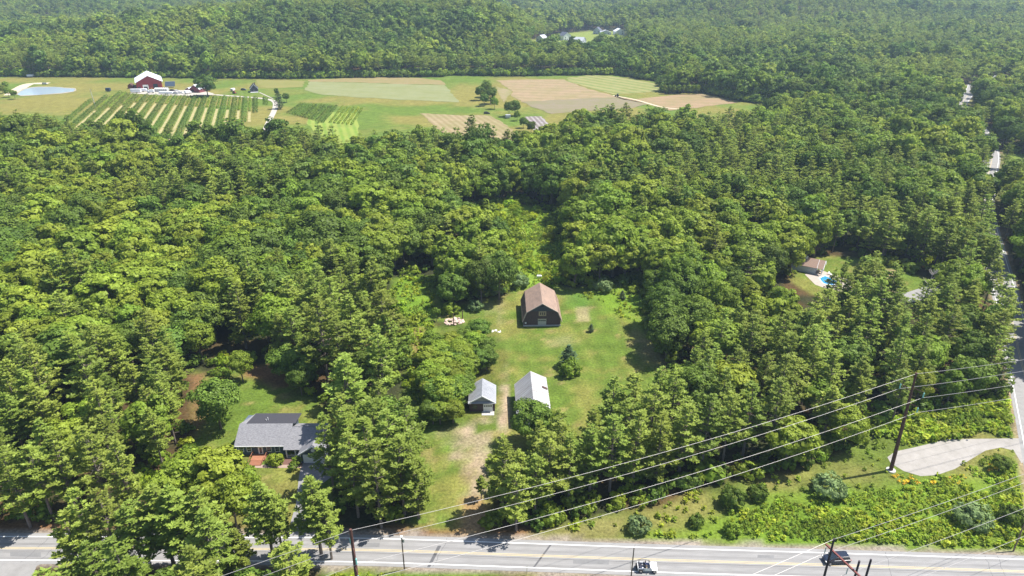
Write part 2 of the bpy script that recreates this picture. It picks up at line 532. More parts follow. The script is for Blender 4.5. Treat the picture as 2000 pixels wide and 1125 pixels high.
MAIN = smooth_line(gp([(-700, 1067), (-300, 1069), (0, 1070.5), (400, 1072), (700, 1074), (1000, 1083.5), (1300, 1094), (1600, 1103), (1900, 1113), (2200, 1124), (2600, 1142)]))
side_px = [(2080, 1120), (2052, 960), (2028, 850), (2003, 740), (1987, 675), (1968, 590), (1946, 510), (1931, 452), (1922, 405), (1928, 350), (1937, 300), (1918, 255), (1888, 222), (1878, 205), (1892, 183), (1900, 165)]
SIDE = smooth_line(gp(side_px))
def xy(l): return [(p.x, p.y) for p in l]

CORR = gp([(770, 540), (850, 538), (846, 640), (840, 830), (797, 830), (792, 620), (765, 575)])
LAWN = gp([(800, 545), (850, 560), (870, 600), (905, 592), (940, 583), (1000, 572), (1030, 520), (1015, 460), (960, 430), (1045, 430), (1085, 510), (1085, 560), (1160, 563), (1250, 556), (1262, 640), (1296, 720), (1300, 860), (1100, 905), (962, 900), (945, 985), (965, 1058), (835, 1058), (872, 975), (858, 900), (848, 800), (975, 812), (978, 700), (948, 650), (905, 635), (850, 630), (838, 660), (826, 730), (806, 730), (810, 640)])
PATCH_UP = gp([(890, 425), (1010, 395), (1080, 415), (1105, 500), (1090, 562), (1000, 566), (1008, 510), (960, 460)])
YARD = gp([(468, 712), (530, 716), (600, 765), (650, 820), (655, 905), (650, 1043), (300, 1043), (300, 965), (385, 905), (372, 800), (380, 725), (440, 740)])
POOLYARD = gp([(1545, 528), (1600, 500), (1680, 505), (1760, 525), (1860, 560), (1840, 583), (1740, 573), (1650, 578), (1585, 574), (1548, 550)])
MEADOW = gp([(955, 1062), (1060, 1034), (1250, 992), (1400, 948), (1560, 915), (1700, 858), (1760, 816), (1960, 778), (1990, 850), (2060, 1000), (2080, 1100)])
FARM = gp([(-500, 148), (0, 149), (560, 154), (860, 149.5), (890, 147), (1000, 149), (1200, 146), (1290, 160), (1296, 183), (1370, 181), (1440, 197), (1550, 210), (1460, 262), (1300, 270), (1110, 270), (1078, 295), (1000, 308), (700, 312), (480, 306), (330, 306), (130, 284), (0, 262), (-500, 240)])
BARNYARD = gp([(1962, 300), (2010, 300), (2080, 390), (2010, 410), (1950, 395)])
SIDE_OPEN = gp([(1852, 212), (1872, 192), (1870, 172), (1902, 170), (1905, 205), (1915, 240), (1885, 262), (1850, 255)])
SOUTH = gp([(630, 1090), (2300, 1115), (2300, 1500), (630, 1500)])
JUNCTION = gp([(-400, 1088), (132, 1088), (120, 1700), (-900, 1700)])
GRAVEL = gp([(1733, 893), (1748, 882), (1790, 873), (1850, 858), (1915, 857), (2002, 856), (2018, 890), (1995, 905), (1980, 880), (1955, 874), (1925, 880), (1895, 898), (1865, 916), (1830, 928), (1798, 930), (1765, 920), (1740, 905)])
HDRIVE = gp([(592, 893), (632, 893), (650, 930), (615, 955), (603, 1000), (606, 1046), (560, 1046), (578, 985), (584, 930)])
FARHOUSE = [tuple(at_terrain(a, b)[:2]) for a, b in [(1032, 80), (1090, 66), (1150, 60), (1222, 60), (1232, 98), (1150, 108), (1032, 108)]]
FARCLEAR = [tuple(at_terrain(a, b)[:2]) for a, b in [(1380, 70), (1480, 66), (1490, 80), (1385, 84)]]
FARLOT = gp([(1925, 160), (1965, 157), (1975, 185), (1930, 190)])
STRIP = gp([(818, 835), (965, 830), (962, 985), (955, 1045), (800, 1062), (815, 980)])
ROUGH = gp([(1130, 556), (1255, 548), (1268, 650), (1215, 625), (1180, 590), (1130, 580)])
HEDGE = gp([(830, 640), (905, 630), (952, 640), (985, 690), (985, 815), (985, 830), (840, 830), (828, 740)])
POOLFRONT = gp([(1505, 535), (1548, 545), (1625, 578), (1612, 640), (1540, 645), (1510, 590)])
SMALLGAP = gp([(960, 860), (1010, 860), (1010, 900), (960, 900)])
DEADGAP = gp([(1712, 570), (1835, 580), (1840, 640), (1770, 655), (1715, 600)])
BRIGHT = gp([(1420, 600), (1480, 570), (1560, 560), (1580, 640), (1560, 740), (1480, 720), (1420, 660)])   # bright young growth

no_tree = [(LAWN, 2.5), (PATCH_UP, 4), (YARD, 1.5), (POOLYARD, 0), (MEADOW, 0), (FARM, 2), (BARNYARD, 0), (SIDE_OPEN, 0), (SOUTH, 0), (JUNCTION, 0), (FARHOUSE, 0), (FARCLEAR, 0), (FARLOT, 0), (HEDGE, 0), (POOLFRONT, 0), (CORR, 3), (DEADGAP, 0), (STRIP, 2)]

# ------------------------------------------------------------------ ground
xs = np.concatenate([np.linspace(-7000, -900, 36)[:-1], np.linspace(-900, -160, 95)[:-1], np.arange(-160, 200, 1.3), np.linspace(200, 900, 90)[1:], np.linspace(900, 7000, 36)[1:]])
ys = np.concatenate([np.linspace(-600, 50, 16)[:-1], np.arange(50, 270, 1.3), np.arange(270, 660, 4.0), np.linspace(660, 1500, 50)[1:], np.linspace(1500, 7000, 70)[1:]])
X, Y = np.meshgrid(xs, ys)
Z = height(X, Y)
nx, ny = len(xs), len(ys)
def cov(base, poly, colr, soft=1.5, jit=2.0, js=6.0, amt=1.0):
    d = sdist(X, Y, poly) + (fbm(X / js, Y / js, 31) - .5) * 2 * jit
    w = (1 - sstep(-soft, soft, d))[..., None] * amt
    return base * (1 - w) + np.array(colr) * w if not callable(colr) else base * (1 - w) + colr() * w
n1, n2, n3 = fbm(X / 9, Y / 9, 1)[..., None], fbm(X / 3.1, Y / 3.1, 2)[..., None], fbm(X / 38, Y / 38, 4)[..., None]
A = lambda *c: np.array(c)
mixc = lambda a, b, t: A(*a) * (1 - t) + A(*b) * t
floor_c = mixc((.045, .05, .022), (.10, .065, .03), sstep(.35, .7, n1))
farf = sstep(1500, 2400, Y)[..., None]
floor_c = floor_c * (1 - farf) + mixc((.05, .085, .03), (.08, .12, .04), n1) * farf
grass = mixc((.115, .175, .028), (.20, .205, .05), sstep(.42, .68, n1 * .6 + n2 * .4))
grass = grass * (1 + .07 * np.sin((X * .97 + Y * .24) * 1.25 + 3 * n3[..., 0]))[..., None]
grass = grass * (1 - sstep(.66, .80, n2)) + mixc((.27, .24, .09), (.22, .2, .06), n1) * sstep(.66, .80, n2)
meadow = mixc((.12, .165, .03), (.21, .20, .06), sstep(.38, .62, n1 * .5 + n3 * .5)) * (.85 + .3 * n2)
lush = mixc((.14, .26, .025), (.20, .27, .04), n1)
farmg = mixc((.13, .195, .035), (.235, .215, .06), sstep(.35, .65, n3)) * (.9 + .2 * n1)
sand = mixc((.42, .33, .24), (.30, .22, .14), n2)
needle = mixc((.26, .14, .07), (.17, .10, .05), n1)
Cc = floor_c
Cc = cov(Cc, FARM, lambda: farmg, 4, 4, 20)
Cc = cov(Cc, LAWN, lambda: grass)
Cc = cov(Cc, HEDGE, lambda: grass * .8, 2, 2)
Cc = cov(Cc, STRIP, lambda: grass, 2, 2)
Cc = cov(Cc, CORR, lambda: lush * .9, 2, 3)
Cc = cov(Cc, PATCH_UP, lambda: lush)
Cc = cov(Cc, YARD, lambda: grass)
Cc = cov(Cc, gp([(330, 930), (600, 930), (600, 1046), (300, 1046)]), lambda: mixc((.24, .19, .07), (.17, .18, .04), n1), 3, 4, amt=.7)
Cc = cov(Cc, gp([(370, 735), (398, 730), (402, 830), (380, 850)]), lambda: needle)
Cc = cov(Cc, gp([(468, 712), (540, 716), (600, 745), (560, 755), (480, 735)]), lambda: needle)
Cc = cov(Cc, gp([(-400, 1010), (150, 1020), (300, 1035), (640, 1038), (860, 1030), (1100, 1030), (1020, 1052), (640, 1052), (-400, 1046)]), lambda: needle, 1.5, 1.5)
Cc = cov(Cc, POOLYARD, lambda: grass)
Cc = cov(Cc, gp([(1705, 525), (1752, 530), (1750, 575), (1700, 572)]), lambda: mixc((.40, .27, .18), (.3, .2, .13), n2), 2, 3)
Cc = cov(Cc, MEADOW, lambda: meadow)
Cc = cov(Cc, gp([(1200, 1050), (1420, 1010), (1500, 968), (1680, 955), (1900, 930), (1985, 890), (2060, 1000), (2080, 1095), (1400, 1066)]), lambda: lush * .85, 3, 4)
Cc = cov(Cc, gp([(955, 1062), (1060, 1040), (1220, 1008), (1215, 1058), (1050, 1062)]), lambda: mixc((.24, .21, .08), (.19, .19, .06), n2), 1.5, 2)
Cc = cov(Cc, FARHOUSE, (.22, .27, .06), 8, 6, 20)
Cc = cov(Cc, FARCLEAR, (.24, .26, .08), 8, 6, 20)
Cc = cov(Cc, FARLOT, (.19, .25, .05), 4, 3, 20)
Cc = cov(Cc, BARNYARD, (.17, .24, .045), 3, 2)
Cc = cov(Cc, SIDE_OPEN, (.24, .25, .07), 3, 2)
Cc = cov(Cc, SOUTH, lambda: lush * .7)
Cc = cov(Cc, gp([(630, 1100), (900, 1106), (1400, 1124), (1900, 1140), (1900, 1160), (1400, 1135), (900, 1117), (630, 1110)]), lambda: mixc((.26, .14, .07), (.24, .18, .09), n1), .8, .8)
# driveway and bare ground of the barn lot
drt = np.clip(fbm(X / 2.6, Y / 2.6, 41, 4) * 2.4 - .85, 0, 1)[..., None]
dirt = lambda k: (lambda: sand * drt * k + grass * (1 - drt))
Cc = cov(Cc, gp([(850, 838), (905, 828), (940, 808), (965, 805), (968, 900), (948, 985), (935, 1040), (905, 1040), (912, 985), (900, 915), (860, 872)]), dirt(1.0), 2, 3, 5)
Cc = cov(Cc, gp([(925, 850), (958, 840), (962, 905), (940, 985), (925, 1040), (908, 1040), (918, 985), (925, 915)]), lambda: sand, 1.0, 1.2, 3, .6)
Cc = cov(Cc, gp([(910, 972), (948, 965), (958, 1045), (890, 1045)]), lambda: mixc((.46, .27, .13), (.30, .2, .09), n2), 1.5, 2.4, 3, .85)
Cc = cov(Cc, gp([(978, 752), (992, 752), (996, 800), (990, 845), (972, 845), (978, 800)]), lambda: sand * 1.1, .8, .8, 3)
Cc = cov(Cc, gp([(974, 560), (977, 560), (979, 752), (976, 752)]), lambda: sand * .8, .5, .5, 3, .45)
Cc = cov(Cc, gp([(984, 560), (987, 560), (990, 752), (987, 752)]), lambda: sand * .8, .5, .5, 3, .45)
Cc = cov(Cc, gp([(1125, 598), (1150, 598), (1153, 628), (1127, 628)]), lambda: mixc((.36, .29, .17), (.28, .26, .12), n2), .6, .5, 3, .85)
Cc = cov(Cc, gp([(950, 596), (985, 594), (985, 612), (950, 614)]), (.3, .27, .12), 3, 2, 4, .5)
Cc = cov(Cc, gp([(1075, 658), (1115, 655), (1118, 672), (1080, 675)]), (.32, .28, .14), 3, 2, 4, .5)
Cc = cov(Cc, gp([(1240, 650), (1290, 680), (1290, 720), (1250, 690)]), (.3, .24, .12), 3, 2, 4, .7)
Cc = cov(Cc, gp([(1000, 505), (1090, 500), (1090, 545), (1020, 556)]), lambda: lush * 1.15, 2, 2)
Cc = cov(Cc, gp([(1150, 555), (1250, 550), (1258, 640), (1200, 620)]), lambda: lush * .95, 3, 4)
Cc = cov(Cc, gp([(1065, 562), (1140, 575), (1150, 600), (1110, 600), (1095, 575)]), (.085, .19, .03), 2, 2, 5, .6)
Cc = cov(Cc, gp([(806, 640), (828, 640), (826, 735), (806, 735)]), lambda: needle * 1.2, 1, 1, 3, .7)
# verges of the roads
Dm = sdist(X, Y, xy(MAIN), False) + (n2[..., 0] - .5) * 1.2
w = (1 - sstep(4.3, 5.0, Dm))[..., None]; Cc = Cc * (1 - w) + mixc((.33, .29, .25), (.27, .22, .17), n2) * w
Ds = sdist(X, Y, xy(SIDE), False) + (n2[..., 0] - .5) * 1.2
w = (1 - sstep(4.4, 5.6, Ds))[..., None] * (1 - .5 * sstep(200, 260, Y))[..., None]; Cc = Cc * (1 - w) + mixc((.36, .27, .18), (.26, .22, .12), n2) * w
Cc = np.clip(Cc * .77, 0, 1)
me = bpy.data.meshes.new('ground')
me.vertices.add(nx * ny)
me.vertices.foreach_set('co', np.stack([X, Y, Z], -1).astype(np.float32).ravel())
ii = (np.arange(ny - 1)[:, None] * nx + np.arange(nx - 1)[None, :]).ravel()
q = np.stack([ii, ii + 1, ii + nx + 1, ii + nx], 1).ravel()
me.loops.add(len(q)); me.polygons.add(len(ii))
me.loops.foreach_set('vertex_index', q.astype(np.int32))
me.polygons.foreach_set('loop_start', (np.arange(len(ii)) * 4).astype(np.int32))
me.polygons.foreach_set('loop_total', np.full(len(ii), 4, np.int32))
me.polygons.foreach_set('use_smooth', np.ones(len(ii), bool))
ca = me.color_attributes.new('Cover', 'FLOAT_COLOR', 'POINT')
ca.data.foreach_set('color', np.concatenate([Cc, np.ones((ny, nx, 1))], -1).astype(np.float32).ravel())
me.update()
gm, n, l = newmat('ground_cover')
out = n.new('ShaderNodeOutputMaterial'); p = n.new('ShaderNodeBsdfPrincipled'); l.new(p.outputs[0], out.inputs[0])
p.inputs['Roughness'].default_value = 1; p.inputs['Specular IOR Level'].default_value = .05
va = n.new('ShaderNodeAttribute'); va.attribute_name = 'Cover'
tc = n.new('ShaderNodeTexCoord')
na_ = n.new('ShaderNodeTexNoise'); na_.inputs['Scale'].default_value = 1.6; na_.inputs['Detail'].default_value = 5; na_.inputs['Roughness'].default_value = .7
nb_ = n.new('ShaderNodeTexNoise'); nb_.inputs['Scale'].default_value = .22; nb_.inputs['Detail'].default_value = 5
for q_ in (na_, nb_): l.new(tc.outputs['Object'], q_.inputs['Vector'])
mr = n.new('ShaderNodeMapRange'); mr.inputs['From Min'].default_value = .3; mr.inputs['From Max'].default_value = .7; mr.inputs['To Min'].default_value = .55; mr.inputs['To Max'].default_value = 1.45
mr2 = n.new('ShaderNodeMapRange'); mr2.inputs['From Min'].default_value = .3; mr2.inputs['From Max'].default_value = .7; mr2.inputs['To Min'].default_value = .8; mr2.inputs['To Max'].default_value = 1.18
l.new(na_.outputs[0], mr.inputs[0]); l.new(nb_.outputs[0], mr2.inputs[0])
m1 = n.new('ShaderNodeMath'); m1.operation = 'MULTIPLY'; l.new(mr.outputs[0], m1.inputs[0]); l.new(mr2.outputs[0], m1.inputs[1])
vm = n.new('ShaderNodeVectorMath'); vm.operation = 'SCALE'; l.new(va.outputs['Color'], vm.inputs[0]); l.new(m1.outputs[0], vm.inputs['Scale'])
l.new(vm.outputs[0], p.inputs['Base Color'])
bu = n.new('ShaderNodeBump'); bu.inputs['Strength'].default_value = .6; bu.inputs['Distance'].default_value = .25
l.new(na_.outputs[0], bu.inputs['Height']); l.new(bu.outputs[0], p.inputs['Normal'])
me.materials.append(gm)
ground = bpy.data.objects.new('ground', me); col.objects.link(ground); tag(ground, kind='structure')

# ------------------------------------------------------------------ roads
def ribbon(line, off0, off1, z, name, m, parent=None, dash=None):
    P = [Vector(p) for p in line]; vs, fs = [], []
    for i, p in enumerate(P):
        d = (P[min(i+1, len(P)-1)] - P[max(i-1, 0)]).normalized(); nrm = Vector((-d.y, d.x, 0))
        a, b = p + nrm * off0, p + nrm * off1
        vs += [(a.x, a.y, z), (b.x, b.y, z)]
    for i in range(len(P) - 1):
        fs.append((2*i, 2*i+2, 2*i+3, 2*i+1))
    b = MB(); b.add(vs, fs)
    # make normals face up
    if len(P) > 1:
        v0, v1, v2 = Vector(vs[0]), Vector(vs[2]), Vector(vs[3])
        if (v1 - v0).cross(v2 - v0).z < 0: b.f = [tuple(reversed(f)) for f in b.f]
    return b.build(name, m, parent)
asph = mat('worn_asphalt', (.27, .265, .262), .85, noise=.09, scale=.6, c2=(.20, .197, .195), stretch=(.35, 1.6, 1))
asph2 = mat('side_asphalt', (.26, .255, .25), .85, noise=.09, scale=.5, c2=(.20, .195, .19))
paint = mat('white_paint', (.78, .78, .76), .6, noise=.08, scale=2)
yel = mat('yellow_paint', (.55, .43, .20), .6, noise=.15, scale=1.5, c2=(.42, .36, .24))
tar = mat('crack_sealant', (.09, .09, .095), .6, scale=2)
r1 = tag(ribbon(MAIN, -3.75, 3.75, .03, 'road', asph), kind='structure')
r2 = tag(ribbon(SIDE, -4.1, 4.1, .022, 'side_road', asph2), kind='structure')
def lines(road, line, w, z):
    for s in (-1, 1):
        ribbon(line, s * w - .085, s * w + .085, z, 'edge_line', paint, road)
        ribbon(line, s * .16 - .065, s * .16 + .065, z, 'centre_line', yel, road)
MAINv = [p for p in MAIN]
lines(r1, MAIN, 2.86, .036)
ribbon(MAIN, -.72, -.62, .034, 'sealed_joint', tar, r1)
trk = mat('tyre_darkened_asphalt', (.235, .23, .228), .8, noise=.12, scale=.5, c2=(.175, .172, .17), stretch=(.3, 1.5, 1))
for o_ in (-2.35, -1.0, 1.0, 2.35): ribbon(MAIN, o_ - .26, o_ + .26, .033, 'tyre_track', trk, r1)
ptm = mat('asphalt_patch', (.17, .17, .172), .85, noise=.12, scale=.8)
for pa in ([(700, 1060), (742, 1060.5), (741, 1069), (699, 1068.5)], [(1120, 1092), (1190, 1094), (1189, 1103), (1119, 1101)], [(1480, 1084), (1512, 1085), (1511, 1091), (1479, 1090)], [(20, 1078), (80, 1079), (80, 1088), (20, 1087)]):
    MB().poly(gp(pa), .0345).build('road_patch', ptm, r1)
for k in range(9):
    a_ = at(random.uniform(-50, 1950), 1075); j = min(range(len(MAIN)), key=lambda q_: abs(MAIN[q_].x - a_.x)); c_ = MAIN[j]
    pts = [Vector((c_.x + i_ * .25 + random.uniform(-.25, .25), c_.y - 3.4 + i_ * .85, 0)) for i_ in range(9)]
    ribbon(pts, -.035, .035, .0352, 'sealed_crack', tar, r1)
SIDEv = SIDE[8:]
lines(r2, SIDEv, 3.2, .028)
# smooth darker wheel tracks as an overlay sheet would hide them; patches instead
for pa in ([(855, 1066), (862, 1066), (840, 1108), (834, 1108)], [(1075, 1062), (1079, 1062), (1045, 1108), (1041, 1108)]):
    g = gp(pa); MB().poly(g, .034).build('sealed_joint', tar, r1)
b = MB(); b.poly(GRAVEL, .02)
tag(b.build('gravel_turnaround', mat('pale_gravel', (.33, .31, .29), .95, noise=.1, scale=.35, c2=(.24, .225, .205), bump=.2)), kind='structure')
b = MB(); b.poly(HDRIVE, .015)
tag(b.build('driveway', mat('driveway_asphalt', (.22, .215, .22), .9, scale=1, noise=.1)), kind='structure')
b = MB(); b.poly(gp([(-400, 1092), (95, 1097), (72, 1105), (58, 1140), (-10, 1300), (-500, 1300)]), .018)
tag(b.build('junction_road', asph2), kind='structure')

# ------------------------------------------------------------------ farm fields
def fieldmat(name, c, c2, dirv, freq, contrast=.5, grain=.2):
    m, n, l = newmat(name)
    out = n.new('ShaderNodeOutputMaterial'); p = n.new('ShaderNodeBsdfDiffuse'); l.new(p.outputs[0], out.inputs[0])
    tc = n.new('ShaderNodeTexCoord')
    dp = n.new('ShaderNodeVectorMath'); dp.operation = 'DOT_PRODUCT'; dp.inputs[1].default_value = (-dirv[1], dirv[0], 0)
    l.new(tc.outputs['Object'], dp.inputs[0])
    nz = n.new('ShaderNodeTexNoise'); nz.inputs['Scale'].default_value = grain; nz.inputs['Detail'].default_value = 8
    l.new(tc.outputs['Object'], nz.inputs['Vector'])
    ad = n.new('ShaderNodeMath'); ad.operation = 'MULTIPLY_ADD'; ad.inputs[1].default_value = freq
    l.new(dp.outputs['Value'], ad.inputs[0])
    m2 = n.new('ShaderNodeMath'); m2.operation = 'MULTIPLY'; m2.inputs[1].default_value = 2.0
    l.new(nz.outputs[0], m2.inputs[0]); l.new(m2.outputs[0], ad.inputs[2])
    sn = n.new('ShaderNodeMath'); sn.operation = 'SINE'; l.new(ad.outputs[0], sn.inputs[0])
    mr = n.new('ShaderNodeMapRange'); mr.inputs['From Min'].default_value = -1; mr.inputs['To Max'].default_value = contrast
    l.new(sn.outputs[0], mr.inputs[0])
    a2 = n.new('ShaderNodeMath'); a2.operation = 'MULTIPLY_ADD'; a2.inputs[1].default_value = 1.6; a2.inputs[2].default_value = -.5
    l.new(nz.outputs[0], a2.inputs[0])
    a3 = n.new('ShaderNodeMath'); a3.operation = 'ADD'; a3.use_clamp = True
    l.new(mr.outputs[0], a3.inputs[0]); l.new(a2.outputs[0], a3.inputs[1])
    mx = n.new('ShaderNodeMix'); mx.data_type = 'RGBA'
    mx.inputs['A'].default_value = (*c, 1); mx.inputs['B'].default_value = (*c2, 1)
    l.new(a3.outputs[0], mx.inputs['Factor'])
    n3 = n.new('ShaderNodeTexNoise'); n3.inputs['Scale'].default_value = .045; n3.inputs['Detail'].default_value = 7; n3.inputs['Roughness'].default_value = .7
    l.new(tc.outputs['Object'], n3.inputs['Vector'])
    m3 = n.new('ShaderNodeMapRange'); m3.inputs['From Min'].default_value = .42; m3.inputs['From Max'].default_value = .68; m3.inputs['To Max'].default_value = .45
    l.new(n3.outputs[0], m3.inputs[0])
    my = n.new('ShaderNodeMix'); my.data_type = 'RGBA'; my.inputs['B'].default_value = (.15, .165, .05, 1)
    l.new(m3.outputs[0], my.inputs['Factor']); l.new(mx.outputs['Result'], my.inputs['A'])
    l.new(my.outputs['Result'], p.inputs['Color'])
    return m
def dirof(a, b):
    p, q_ = at(*a), at(*b); d = (q_ - p).normalized(); return (d.x, d.y)
def field(pts, z, m, name='field'):
    P = gp(pts); Pn = []
    for i, a in enumerate(P):            # subdivide the outline and roughen it a little
        c = P[(i + 1) % len(P)]; k = max(2, int(math.dist(a, c) / 6))
        for t in range(k):
            f = t / k; Pn.append((a[0] + (c[0]-a[0])*f + random.uniform(-1.1, 1.1), a[1] + (c[1]-a[1])*f + random.uniform(-1.4, 1.4)))
    b = MB(); b.poly(Pn, z)
    o = b.build(name, m)
    if o.data.polygons[0].normal.z < 0: o.data.flip_normals()
    return tag(o, kind='structure')
field([(605,160),(675,161),(795,165),(870,166),(897,200),(825,197),(712,191),(625,185),(594,176)], .10, fieldmat('grey_green_crop', (.185,.205,.10), (.22,.225,.12), dirof((605,170),(880,185)), .5, .3))
field([(600,156.5),(670,153),(750,151),(820,152.5),(860,157),(872,166),(795,164.6),(675,160.6),(607,159.6)], .09, fieldmat('bare_tan_soil', (.25,.19,.105), (.20,.175,.08), (1,0), .5, .4))
field([(900,226),(960,226),(1002,253),(1010,275),(900,275),(850,250),(822,221)], .10, fieldmat('tilled_tan_soil', (.31,.25,.155), (.23,.18,.10), dirof((850,225),(900,262)), 1.4, .8))
field([(969,157),(1030,155.5),(1104,155),(1113,161),(1150,174),(1197,187),(1263,203),(1230,212),(1150,216),(1077,222),(1040,209),(1020,199),(996,185),(1002,178)], .10, fieldmat('tilled_brown_soil', (.30,.225,.145), (.23,.175,.105), dirof((1010,180),(1190,186)), .45, .5))
field([(1019,199),(1197,190),(1263,203),(1230,212),(1150,216),(1077,222),(1040,209)], .14, fieldmat('tilled_grey_soil', (.215,.175,.135), (.185,.165,.10), dirof((1020,205),(1230,205)), .9, .6))
field([(1104,152.5),(1155,146.5),(1200,149.5),(1293,165),(1288,178),(1240,182),(1197,184.5),(1113,160)], .09, fieldmat('striped_crop', (.12,.17,.05), (.24,.23,.10), dirof((1113,156),(1260,182)), .55, .9))
field([(1200,190),(1245,193),(1310,186),(1371,183.5),(1425,196),(1440,201),(1308,216),(1270,206)], .10, fieldmat('tilled_brown_soil_right', (.29,.205,.13), (.24,.18,.11), dirof((1245,193),(1430,199)), .5, .5))
field([(1026,229),(1059,227),(1072,244),(1062,262),(1044,255),(1033,240)], .10, fieldmat('mulched_rows', (.36,.33,.34), (.17,.14,.15), dirof((1040,228),(1066,256)), 1.9, 1.0))
field([(968,168),(1000,178),(992,190),(985,200),(978,190)], .09, fieldmat('bare_pinkish_soil', (.27,.21,.14), (.2,.19,.08), (0,1), .5, .4))
field([(500,156),(596,158),(590,170),(520,173),(503,165)], .08, fieldmat('dry_grass', (.21,.19,.07), (.17,.175,.055), (1,0), .2, .3))
field([(600,215),(700,222),(700,250),(690,290),(660,290),(600,245)], .08, fieldmat('mown_lines', (.12,.21,.035), (.22,.27,.06), dirof((640,240),(650,285)), 1.3, .9))
gravel = mat('farm_gravel', (.38, .35, .30), .95, noise=.12, scale=.5)
FR = smooth_line(gp([(330,184),(370,185),(410,185),(450,187.5),(490,190.5),(522,194),(536,199),(538,208),(534,220),(528,232),(521,248),(515,262)]))
tag(ribbon(FR, -2.0, 2.0, .16, 'farm_lane', gravel), kind='structure')
field([(300,178),(345,176),(400,177),(420,183),(400,187),(330,187),(255,183),(262,178)], .15, gravel, 'gravel_yard')
tag(ribbon(smooth_line(gp([(1197,187),(1240,195),(1290,209),(1330,214)])), -1.2, 1.2, .2, 'farm_track', mat('track_sand', (.5,.42,.3), .95)), kind='structure')
tag(ribbon(smooth_line(gp([(507,181),(520,187),(533,193)])), -.6, .6, .18, 'footpath', gravel), kind='structure')
tag(ribbon(smooth_line(gp([(20,186),(40,172),(60,164),(95,163)])), -5, 5, .12, 'sand_track', mat('track_sand', (.5,.42,.3), .95)), kind='structure')
# pond
pm, n, l = newmat('pond_water')
out = n.new('ShaderNodeOutputMaterial'); p = n.new('ShaderNodeBsdfPrincipled'); l.new(p.outputs[0], out.inputs[0])
p.inputs['Base Color'].default_value = (.34, .42, .50, 1); p.inputs['Roughness'].default_value = .12; p.inputs['IOR'].default_value = 1.33; p.inputs['Specular IOR Level'].default_value = .9  # pale base colour stands in for bright cloudy sky reflected in the water
field([(30,184.5),(36,179),(45,174),(62,170.5),(90,169.5),(120,170),(146,173),(150,176),(143,180),(118,183),(80,186),(40,188)], .17, mat('pond_mud', (.3,.27,.2), .9), 'pond_bank')
field([(33,184),(39,179),(47,175),(63,171.5),(90,170.3),(120,170.8),(144,173.6),(147,176),(141,179.3),(118,182),(80,185),(40,187)], .2, pm, 'water')

# berry rows: every row is a plant row of its own
rowdir = Vector((*dirof((405, 190), (375, 272)), 0))
def leafrow(p0, p1, w, h, dens, mk, seed, name='berry_row'):
    rg = np.random.default_rng(seed); L = (p1 - p0).length; n_ = int(L * dens)
    d = (p1 - p0).normalized(); s = Vector((-d.y, d.x, 0))
    t = rg.uniform(0, L, n_); lump = .85 + .3 * np.sin(t * 2.1 + seed) * np.sin(t * .77 + seed * 2)
    keep = rg.uniform(size=n_) < np.clip(lump * 1.3, .55, 1)
    t, lump = t[keep], lump[keep]; n_ = len(t)
    a = rg.uniform(-.2, math.pi + .2, n_)
    lat = np.cos(a) * w * lump * rg.uniform(.6, 1, n_); z = np.abs(np.sin(a)) * h * (lump + .25 * np.sin(t * 2.9 + seed)) * rg.uniform(.7, 1.05, n_) + .25
    C = np.stack([d.x * t + s.x * lat, d.y * t + s.y * lat, z], 1)
    N = unit(np.stack([s.x * np.cos(a), s.y * np.cos(a), np.abs(np.sin(a)) + .3], 1) + rg.normal(size=(n_, 3)) * .45)
    U = unit(np.cross(N, rg.normal(size=(n_, 3)))); V = np.cross(N, U); sz = rg.uniform(.28, .55, (n_, 1))
    me = cards_mesh(name, C, U * sz, V * sz * .7, rg.uniform(.75, 1.25, n_), M[mk])
    o = bpy.data.objects.new(name, me); o.location = p0; col.objects.link(o)
    return o
strawm = mat('straw_mulch', (.40, .31, .16), .95, noise=.15, scale=.35, c2=(.20, .22, .07))
strips = []
ord_names = 'first second third fourth fifth sixth seventh eighth ninth tenth eleventh twelfth thirteenth fourteenth fifteenth sixteenth seventeenth eighteenth'.split()
TOPL, BOT = [(120, 212), (235, 181), (262, 186), (520, 192)], None
def xline(p, q_, o, d):
    """intersection of ray o + t d with segment p-q (plan)"""
    ex, ey = q_.x - p.x, q_.y - p.y
    den = d.x * ey - d.y * ex
    if abs(den) < 1e-9: return None
    t = ((p.x - o.x) * ey - (p.y - o.y) * ex) / den
    u = ((p.x - o.x) * d.y - (p.y - o.y) * d.x) / den
    return o + d * t if 0 <= u <= 1 else None
T0, T1 = [at(*q_) for q_ in TOPL[:-1]], [at(*q_) for q_ in TOPL[1:]]
B0, B1 = at(60, 262), at(520, 262)
Bq = [at(60, 250), at(190, 268), at(330, 296), at(395, 296), at(455, 255), at(525, 200)]
mid_line = [(at(150, 222), at(262, 200)), (at(262, 200), at(500, 221))]
ref = at(225, 260)
nrm = Vector((-rowdir.y, rowdir.x, 0))
if nrm.x < 0: nrm = -nrm
count = 0
